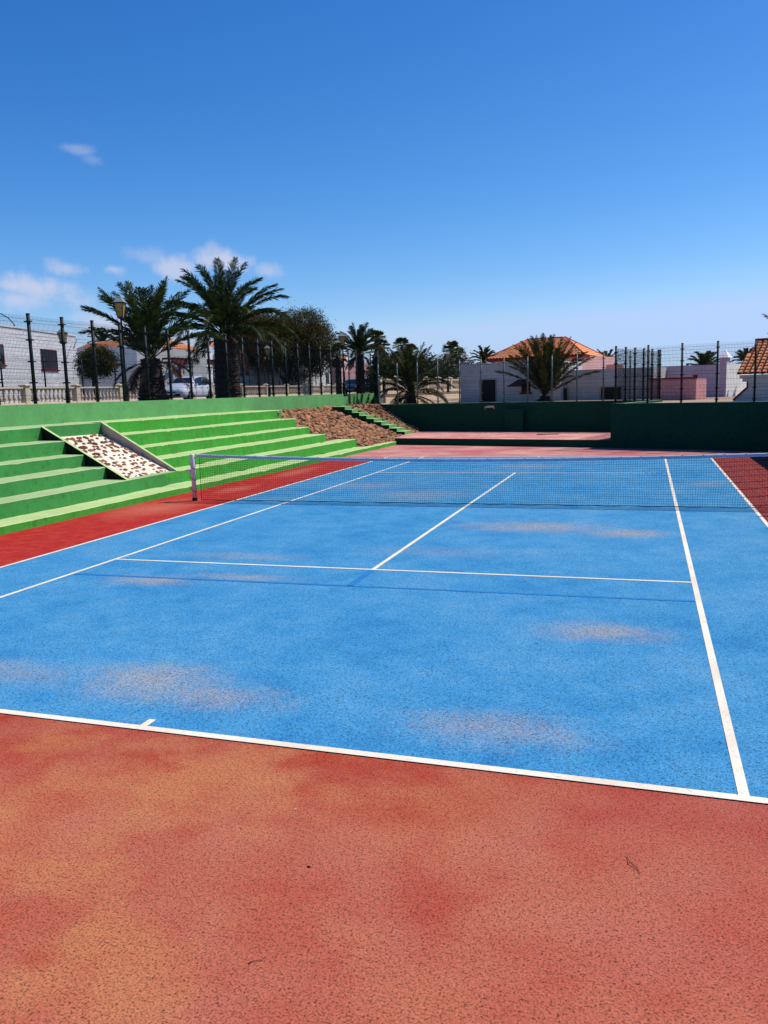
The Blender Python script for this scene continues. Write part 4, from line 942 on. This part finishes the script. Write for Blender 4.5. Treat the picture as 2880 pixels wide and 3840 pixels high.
# low white building with doors behind the far wall
pl = Plane(at(*CC(300, 800), 47.5), e2); h = bldg('low white service building with a dark doorway behind the far fence', 'building', 'service_building')
zt_ = pl.z(*CC(350, 597)); b = MB(); rect(b, pl, CC(75, 0)[0], CC(1110, 0)[0], 1.58, zt_, 3.2); b.build('walls', M['white'], h)
b = MB(); ua, ub = pl.u(CC(70, 0)[0]), pl.u(CC(1112, 0)[0]); b.prism([pl.w(ua, zt_, .05), pl.w(ub, zt_, .05), pl.w(ub, zt_+.06, .05), pl.w(ua, zt_+.06, .05)], -pl.n*.3); b.build('coping', M['white'], h)
def opening(root, pl, A_, B_, name='door', fm='cement', z0=None, pane='door'):
    ua, ub = pl.u(A_[0]), pl.u(B_[0]); zt, zb = pl.z(*A_), (pl.z(*B_) if z0 is None else z0)
    b = MB()
    for (u0, u1, z0_, z1_) in ((ua-.08, ua, zb, zt+.08), (ub, ub+.08, zb, zt+.08), (ua, ub, zt, zt+.08)): b.prism([pl.w(u0, z0_, .04), pl.w(u1, z0_, .04), pl.w(u1, z1_, .04), pl.w(u0, z1_, .04)], -pl.n*.05)
    o = b.build(name, M[fm], root)
    b = MB(); b.prism([pl.w(ua, zb, .012), pl.w(ub, zb, .012), pl.w(ub, zt, .012), pl.w(ua, zt, .012)], -pl.n*.02); b.build('panel', M[pane], o)
    return o
opening(h, pl, CC(285, 763), CC(440, 1000), z0=1.6)
window(h, pl, CC(708, 775), CC(800, 885), 'redwood', 'door', .04)
ua, ub = pl.u(CC(622, 0)[0]), pl.u(CC(775, 0)[0]); za = pl.z(*CC(700, 760)); b = MB(); b.add([pl.w(ua, za-.32, .8), pl.w(ub, za-.32, .8), pl.w(ub, za+.03, .02), pl.w(ua+.3, za+.03, .02)], [(0, 1, 2, 3)]); b.prism([pl.w(ua, za-.36, .8), pl.w(ub, za-.36, .8), pl.w(ub, za-.32, .8), pl.w(ua, za-.32, .8)], -pl.n*.03); b.build('awning', M['redwood'], h)
pl = Plane(at(*CC(1400, 800), 45.5), e2); h = bldg('low grey garage block with two dark openings right of the bushy palm', 'building', 'garage_block')
zt_ = pl.z(*CC(1500, 648)); b = MB(); rect(b, pl, CC(1085, 0)[0], DD(560, 0)[0], 1.58, zt_, 3.0); b.build('walls', M['grey'], h)
opening(h, pl, CC(1092, 848), CC(1186, 980), pane='glass', name='window'); opening(h, pl, CC(1532, 838), DD(255, 1025), z0=1.6)

# hip roofed house in the middle
zc_ = at(*CC(500, 545), 53).z
pl = Plane(at(*CC(500, 545), 53), e2); h = bldg('rosy house under a red tiled hip roof behind the bushy palm')
u0, u1 = pl.u(CC(345, 0)[0]), pl.u(CC(1345, 0)[0]); ze = pl.z(*CC(700, 530))
b = MB(); ub2 = pl.u(CC(1590, 0)[0])
b.prism([pl.w(u0+.5, 1.58, -.5), pl.w(u1-.4, 1.58, -.5), pl.w(u1-.4, ze, -.5), pl.w(u0+.5, ze, -.5)], -pl.n*6.5); b.build('walls', M['rosy'], h)
zrd = at(*CC(960, 340), 57).z; rl = at(*CC(770, 352), 57.2); rr = at(*CC(1160, 332), 56.0)
rl.z = rr.z = (rl.z+rr.z)/2
e0 = pl.w(u0, ze, 0); e1 = pl.w(u1, ze, 0); e3 = at(*CC(1592, 492), 60); e3.z = ze; e4 = e0+(e3-e1)
tiles([e0, e1, rr, rl], 0, M['tile'], .215, .42, parent=h, ridge=[(rl, rr), (e0, rl), (e1, rr), (e3, rr)])
tiles([e1, e3, rr], 0, M['tile'], .215, .42, parent=h)
b = MB(); b.add([e0, rl, e4], [(0, 1, 2)]); b.add([e4, rl, rr, e3], [(0, 1, 2, 3)]); b.build('roof', M['tile'], h)
b = MB(); b.prism([e0+V((0, 0, -.12)), e1+V((0, 0, -.12)), e3+V((0, 0, -.12)), e4+V((0, 0, -.12))], (0, 0, .1)); b.build('eave', M['tiledark'], h)
b = MB(); sw = e3-e1; swn = sw.normalized(); b.prism([e1+swn*.3+V((-.3, .2, 1.58-ze)), e3-swn*.3+V((-.3, .2, 1.58-ze)), e3-swn*.3+V((-.3, .2, -.1)), e1+swn*.3+V((-.3, .2, -.1))], (-1, .3, 0)); b.build('side_wall', M['rosy'], h)
pl = Plane(at(*CC(1600, 640), 56), e2); w_ = bldg('low rosy parapet wall right of the hip roofed house', 'wall', 'garden_wall')
b = MB(); rect(b, pl, CC(1340, 0)[0], DD(265, 0)[0], 1.58, pl.z(*CC(1550, 605)), .3); b.build('wall_body', M['rosy'], w_)

# mauve wall with capped pillar, white wing
pl = Plane(at(*DD(900, 800), 46.5), e2); h = bldg('long mauve wall ending in a pillar with a pyramid cap', 'wall', 'boundary_wall')
zt_ = pl.z(*DD(900, 690)); b = MB(); rect(b, pl, DD(560, 0)[0], DD(1192, 0)[0], 1.58, zt_, .3); b.build('wall_body', M['mauve'], h)
plp = Plane(pl.w(pl.u(DD(1190, 0)[0]), 0, .05), e2); ua, ub = 0, plp.u(DD(1255, 0)[0]); zp = plp.z(*DD(1220, 615)); b = MB(); dp = .8
b.prism([plp.w(ua, 1.58), plp.w(ub, 1.58), plp.w(ub, zp), plp.w(ua, zp)], -plp.n*dp); b.build('pillar', M['mauve'], h)
c = plp.w((ua+ub)/2, zp, -dp/2); q = [plp.w(ua-.1, zp+.002, .1), plp.w(ub+.1, zp+.002, .1), plp.w(ub+.1, zp+.002, -dp-.1), plp.w(ua-.1, zp+.002, -dp-.1)]
b = MB(); b.add(q+[c+V((0, 0, .45))], [(0, 1, 4), (1, 2, 4), (2, 3, 4), (3, 0, 4), (3, 2, 1, 0)]); b.build('pillar_cap', M['white2'], h)
ps = plp.w(ub, 0, -.1); pw = Plane(ps, (.33, .94)); h = bldg('bright white sunlit wing between the capped pillar and the tiled roof', 'building', 'white_wing')
b = MB(); rect(b, pw, DD(1255, 0)[0], DD(1480, 0)[0], 1.58, pw.z(*DD(1310, 672)), .4); b.build('walls', M['white2'], h)
# salmon hut
pl = Plane(at(*DD(750, 900), 40.5), e2); h = bldg('low salmon stained hut with a sunlit end behind the right fence', 'shed', 'storage_hut')
zt_ = pl.z(*DD(800, 822)); ua, ub = pl.u(DD(520, 0)[0]), pl.u(DD(970, 0)[0]); 
b = MB(); b.prism([pl.w(ua, 1.58), pl.w(ub, 1.58), pl.w(ub, zt_), pl.w(ua, zt_)], -pl.n*1.9); b.build('walls', M['salmon'], h)
b = MB(); b.prism([pl.w(ua, zt_+.002, .04), pl.w(ub+.04, zt_+.002, .04), pl.w(ub+.04, zt_+.08, .04), pl.w(ua, zt_+.08, .04)], -pl.n*.12); b.box(pl.w(ub-.06, zt_+.12, -.05), (.2, .2, .12)); b.build('coping', M['tiledark'], h)
pe = Plane(pl.w(ub, 0, -.0), (.42, .91)); b = MB(); rect(b, pe, DD(970, 0)[0], DD(1068, 0)[0], 1.58, zt_-.01, .15); b.build('end_wall', M['salmon'], h)

# tiled house at the right edge
D0 = 34.; pl = Plane(at(*EE(1100, 1650), D0), e2); h = bldg('tiled roof house with stepped eaves at the right edge')
q = lambda x, y: (lambda p: (pl.u(EE(x, y)[0]), pl.z(*EE(x, y))))((x, y))
prof = [(1000, 1672), (1000, 1745), (1065, 1745), (1065, 1815), (1175, 1815), (1175, 1960), (1010, 2110), (890, 2225)]
P_ = [q(*p) for p in prof]; zb_ = 1.5
pp = [pl.w(u, z) for u, z in P_]+[pl.w(P_[-1][0]-.3, zb_), pl.w(P_[0][0]+7, zb_), pl.w(P_[0][0]+7, P_[0][1])]
b = MB(); b.prism(pp[::-1], -pl.n*.5); b.prism([pl.w(P_[0][0]+1.6, zb_, -.5), pl.w(P_[0][0]+7, zb_, -.5), pl.w(P_[0][0]+7, P_[0][1]-.02, -.5), pl.w(P_[0][0]+1.6, P_[0][1]-.02, -.5)], -pl.n*4); b.build('walls', M['grey'], h)
b = MB(); b.tube([pl.w(P_[i][0]-.02, P_[i][1]+.02, .01) for i in (5, 6, 7)], .04, 5); b.tube([pl.w(P_[4][0], P_[4][1], .01), pl.w(P_[5][0], P_[5][1], .01)], .035, 5); b.build('edge_trim', M['tiledark'], h)
ze = P_[0][1]+.04; a0 = pl.w(P_[0][0]-.08, ze, .15); a1 = pl.w(P_[0][0]+7, ze, .15); tl3 = at(*EE(1390, 945), D0+2.6); upv = tl3-a0
tr3 = a1+V((-pl.n.x, -pl.n.y, 0))*(tl3-a0).dot(-pl.n)+V((0, 0, tl3.z-a0.z))
tiles([a0, a1, tr3, tl3], 0, M['tile'], .205, .4, parent=h, ridge=[(tl3, tr3)])

# ------------------------------------------------------------------ cars
def car_proto(paintm, label, name='parked_car'):
    root = empty(name, (0, 0, 0), label, 'car')
    # compact one-box hatchback, nose towards -y; half-profile stations: (y, z_bottom, z_belt, z_top, halfwidth_low, halfwidth_belt, halfwidth_top)
    S_ = [(-2.05, .32, .55, .60, .60, .62, .5), (-1.95, .24, .62, .74, .74, .76, .62), (-1.6, .2, .70, .88, .84, .84, .70), (-1.1, .2, .80, 1.0, .86, .86, .70), (-.85, .2, .84, 1.08, .86, .86, .68),
          (-.3, .2, .88, 1.40, .86, .86, .60), (.3, .2, .90, 1.50, .86, .86, .58), (1.0, .2, .92, 1.50, .86, .85, .58), (1.5, .2, .93, 1.42, .85, .84, .57), (1.85, .24, .93, 1.1, .82, .80, .60), (2.0, .3, .86, .95, .76, .76, .62)]
    b = MB(); R_ = []
    for y, zb, zl, zt, wl, wb, wt in S_:
        ring = [(-wl*.9, y, zb), (-wl, y, zb+.15), (-wb, y, (zb+zl)/2+.08), (-wb*.985, y, zl), (-wt-.06, y, zt-.06), (-wt*.75, y, zt), (wt*.75, y, zt), (wt+.06, y, zt-.06), (wb*.985, y, zl), (wb, y, (zb+zl)/2+.08), (wl, y, zb+.15), (wl*.9, y, zb)]
        R_.append(ring); b.v += ring
    m_ = 12
    for i in range(len(S_)-1):
        for j in range(m_):
            j2 = (j+1) % m_; b.face((i*m_+j, (i+1)*m_+j, (i+1)*m_+j2, i*m_+j2), 0, j not in (11,))
    b.face(list(range(m_-1, -1, -1))[::-1]); b.face([(len(S_)-1)*m_+j for j in range(m_)][::-1])
    body = b.build('body', paintm, root)
    def panel(name, pts, mat, off=.012, par=root):
        b = MB(); c = sum((V(p) for p in pts), V())/len(pts); n_ = (V(pts[1])-V(pts[0])).cross(V(pts[2])-V(pts[0])).normalized()
        if n_.dot(c-V((0, 0, .7))) < 0: n_ = -n_
        b.prism([V(p)+n_*off for p in pts], -n_*(off*.5)); return b.build(name, mat, par)
    panel('windscreen', [(-.60, -.83, 1.10), (.60, -.83, 1.10), (.52, -.33, 1.375), (-.52, -.33, 1.375)], M['glass'], .03)
    panel('rear_window', [(-.52, 1.83, 1.12), (.52, 1.83, 1.12), (.48, 1.55, 1.37), (-.48, 1.55, 1.37)], M['glass'], .03)
    for s in (-1, 1):
        panel('side_window', [(s*.83, -.62, .93), (s*.84, .28, .95), (s*.645, .28, 1.42), (s*.665, -.26, 1.34)], M['glass'], .035)
        panel('side_window', [(s*.84, .36, .95), (s*.835, 1.1, .97), (s*.645, 1.1, 1.42), (s*.645, .36, 1.43)], M['glass'], .035)
        panel('side_window', [(s*.83, 1.18, .98), (s*.81, 1.6, 1.0), (s*.66, 1.4, 1.35), (s*.648, 1.18, 1.41)], M['glass'], .035)
        d_ = MB(); d_.box((s*.875, .33, .62), (.012, .012, .6)); d_.box((s*.875, -.55, .6), (.012, .012, .55)); d_.box((s*.872, 1.15, .62), (.012, .012, .5)); d_.build('door_gap', M['black'], root)
        d_ = MB(); d_.box((s*.885, .18, .8), (.025, .16, .03)); d_.box((s*.885, 1.02, .82), (.025, .16, .03)); d_.build('door_handle', paintm, root)
        d_ = MB(); d_.box((s*.93, -.6, .98), (.12, .1, .12)); d_.build('wing_mirror', paintm, root)
        d_ = MB(); d_.add([(s*.45, -1.99, .58), (s*.72, -1.9, .56), (s*.80, -1.62, .74), (s*.62, -1.72, .80), (s*.45, -1.90, .72)], [(0, 1, 2, 3, 4)]); 
        b2 = MB(); b2.prism([V(p)+V((0, -.03, .03)) for p in [(s*.40, -1.99, .60), (s*.70, -1.93, .58), (s*.80, -1.62, .76), (s*.60, -1.70, .84), (s*.42, -1.92, .74)]], (0, .05, -.03)); b2.build('headlight', M['headlight'], root)
        b2 = MB(); b2.prism([(s*.60, 1.99, .72), (s*.78, 1.96, .72), (s*.78, 1.88, 1.0), (s*.62, 1.92, 1.0)], (0, .03, 0)); b2.build('tail_light', M['tail'], root)
        for y in (-1.28, 1.32):
            w = MB(); w.tube([(s*.70, y, .31), (s*.885, y, .31)], .31, 24); wo = w.build('wheel', M['black'], root)
            w = MB(); w.tube([(s*.87, y, .31), (s*.897, y, .31)], .2, 16)
            w.build('rim', M['rim'], wo)
    b = MB(); b.box((0, -2.03, .36), (1.1, .1, .16)); b.box((0, -2.06, .52), (.5, .05, .07)); b.build('grille', M['black'], root)
    b = MB(); b.box((0, -2.09, .43), (.52, .02, .11)); b.build('number_plate', M['tape'], root)
    return root
car = car_proto(M['silver'], 'silver grey hatchback parked on the street behind the fence')
p = at(*L2(245, 1400), 53.); car.location = (p.x, p.y, ZT); car.rotation_euler = (0, 0, .06)
def recolour(o, mat):
    for ch in [x for x in bpy.data.objects if x.parent == o]:
        if ch.name.split('.')[0] in ('body', 'door_handle', 'wing_mirror'):
            ch.data = ch.data.copy(); ch.data.materials[0] = mat
for nm, px, d, mt, lb_ in (('parked_car', BB(520, 0)[0], 80, 'bluecar', 'blue car parked behind the post cluster right of the stair gap'), ('parked_car', BB(335, 0)[0], 84, 'darkcar', 'dark car parked just right of the stair gap lantern')):
    c = copy_tree(car); p = at(px, 1400, d); c.location = (p.x, p.y, ZT); c.rotation_euler = (0, 0, .25); c['label'] = lb_; recolour(c, M[mt])
for o in (car,): pass
for o in bpy.data.objects:
    if o.parent is None and o.name.startswith('parked_car'): o['group'] = 'cars parked along the street'

# ------------------------------------------------------------------ sky and sun
SUN = V((.62, .42, 1.0)).normalized()
az = atan2(SUN.x, SUN.y); elv = math.asin(SUN.z)
ld = bpy.data.lights.new('sun', 'SUN'); lo = bpy.data.objects.new('sun', ld); col.objects.link(lo)
ld.energy = 4.8; ld.angle = radians(.53); ld.color = (1., .955, .88)
lo.rotation_euler = (-SUN).to_track_quat('-Z', 'Y').to_euler()
w = bpy.data.worlds.new('World'); scene.world = w; w.use_nodes = True; nt = w.node_tree; N_ = nt.nodes
bg = N_['Background']; sky = N_.new('ShaderNodeTexSky'); sky.sky_type = 'NISHITA'; sky.sun_disc = False
sky.sun_elevation = elv; sky.sun_rotation = az; sky.air_density = 1.0; sky.dust_density = 0.; sky.ozone_density = 2.0; sky.altitude = 0
bg.inputs['Strength'].default_value = .085
class W(NT):
    def __init__(s): s.t = nt; s.n = N_; s.tc = N_.new('ShaderNodeTexCoord'); s.pos = s.tc.outputs['Generated']
q = W(); dirv = q.vmath('NORMALIZE', q.pos)
hs = N_.new('ShaderNodeHueSaturation'); hs.inputs['Saturation'].default_value = 1.; hs.inputs['Value'].default_value = 1.; nt.links.new(sky.outputs[0], hs.inputs['Color'])
# small fair-weather clouds low over the left horizon, drawn out of noise in sky directions
warp = q.noise(11, 6, .62, dirv); warp2 = q.noise(34, 5, .6, dirv); tot = None
for px, py, rx, ry, k in ((120, 1075, 270, 66, .75), (250, 1010, 110, 45, .55), (60, 1120, 160, 60, .6), (425, 1012, 70, 34, .7), (640, 1005, 110, 55, .7), (850, 985, 125, 52, .85), (1000, 1015, 70, 40, .5), (560, 965, 120, 40, .3),
                          (285, 560, 75, 24, .3), (350, 600, 50, 24, .2), (430, 1225, 170, 60, .6), (60, 1290, 200, 60, .5), (1850, 1330, 170, 40, .35), (690, 1275, 160, 55, .5)):
    c = ray(px, py).normalized(); rt = cr; up = cu
    dx = q.math('DIVIDE', q.vmath('DOT_PRODUCT', q.vmath('SUBTRACT', dirv, tuple(c)), tuple(rt)), rx/FPX); dy = q.math('DIVIDE', q.vmath('DOT_PRODUCT', q.vmath('SUBTRACT', dirv, tuple(c)), tuple(up)), ry/FPX)
    fr_ = q.math('GREATER_THAN', q.vmath('DOT_PRODUCT', dirv, tuple(c)), .5)
    d = q.math('SQRT', q.math('ADD', q.math('MULTIPLY', dx, dx), q.math('MULTIPLY', dy, dy)))
    f = q.math('SUBTRACT', 1., d); f = q.math('ADD', f, q.math('MULTIPLY', q.math('SUBTRACT', warp, .5), 2.6)); f = q.math('ADD', f, q.math('MULTIPLY', q.math('SUBTRACT', warp2, .5), 1.1))
    f = q.math('MULTIPLY', q.math('MULTIPLY', q.ramp(f, [(0.05, 0.), (.95, 1.)], 'EASE'), k), fr_)
    tot = f if tot is None else q.math('MAXIMUM', tot, f)
wb = q.mix(1., hs.outputs[0], (.92, 1.18, 1.7, 1), 'MULTIPLY')
sp_ = N_.new('ShaderNodeSeparateColor'); nt.links.new(wb, sp_.inputs[0]); cb_ = N_.new('ShaderNodeCombineColor')
gr_ = lambda c, a0, t0, e: q.math('MULTIPLY', q.math('POWER', q.math('MULTIPLY', c, .085/a0), e), t0/.085)
nt.links.new(q.math('MINIMUM', gr_(sp_.outputs[0], .122, .043, 1.95), .47/.085), cb_.inputs[0]); nt.links.new(q.math('MINIMUM', gr_(sp_.outputs[1], .262, .205, 1.26), .65/.085), cb_.inputs[1]); nt.links.new(gr_(sp_.outputs[2], .658, .63, .95), cb_.inputs[2])
mxn = q.mix(q.math('MULTIPLY', tot, .85), cb_.outputs[0], (8.6, 8.3, 9.6, 1))
nt.links.new(mxn, bg.inputs['Color'])

scene.view_settings.view_transform = 'Standard'; scene.view_settings.look = 'None'; scene.view_settings.exposure = 0; scene.view_settings.gamma = 1
scene.cycles.max_bounces = 6; scene.cycles.transparent_max_bounces = 4
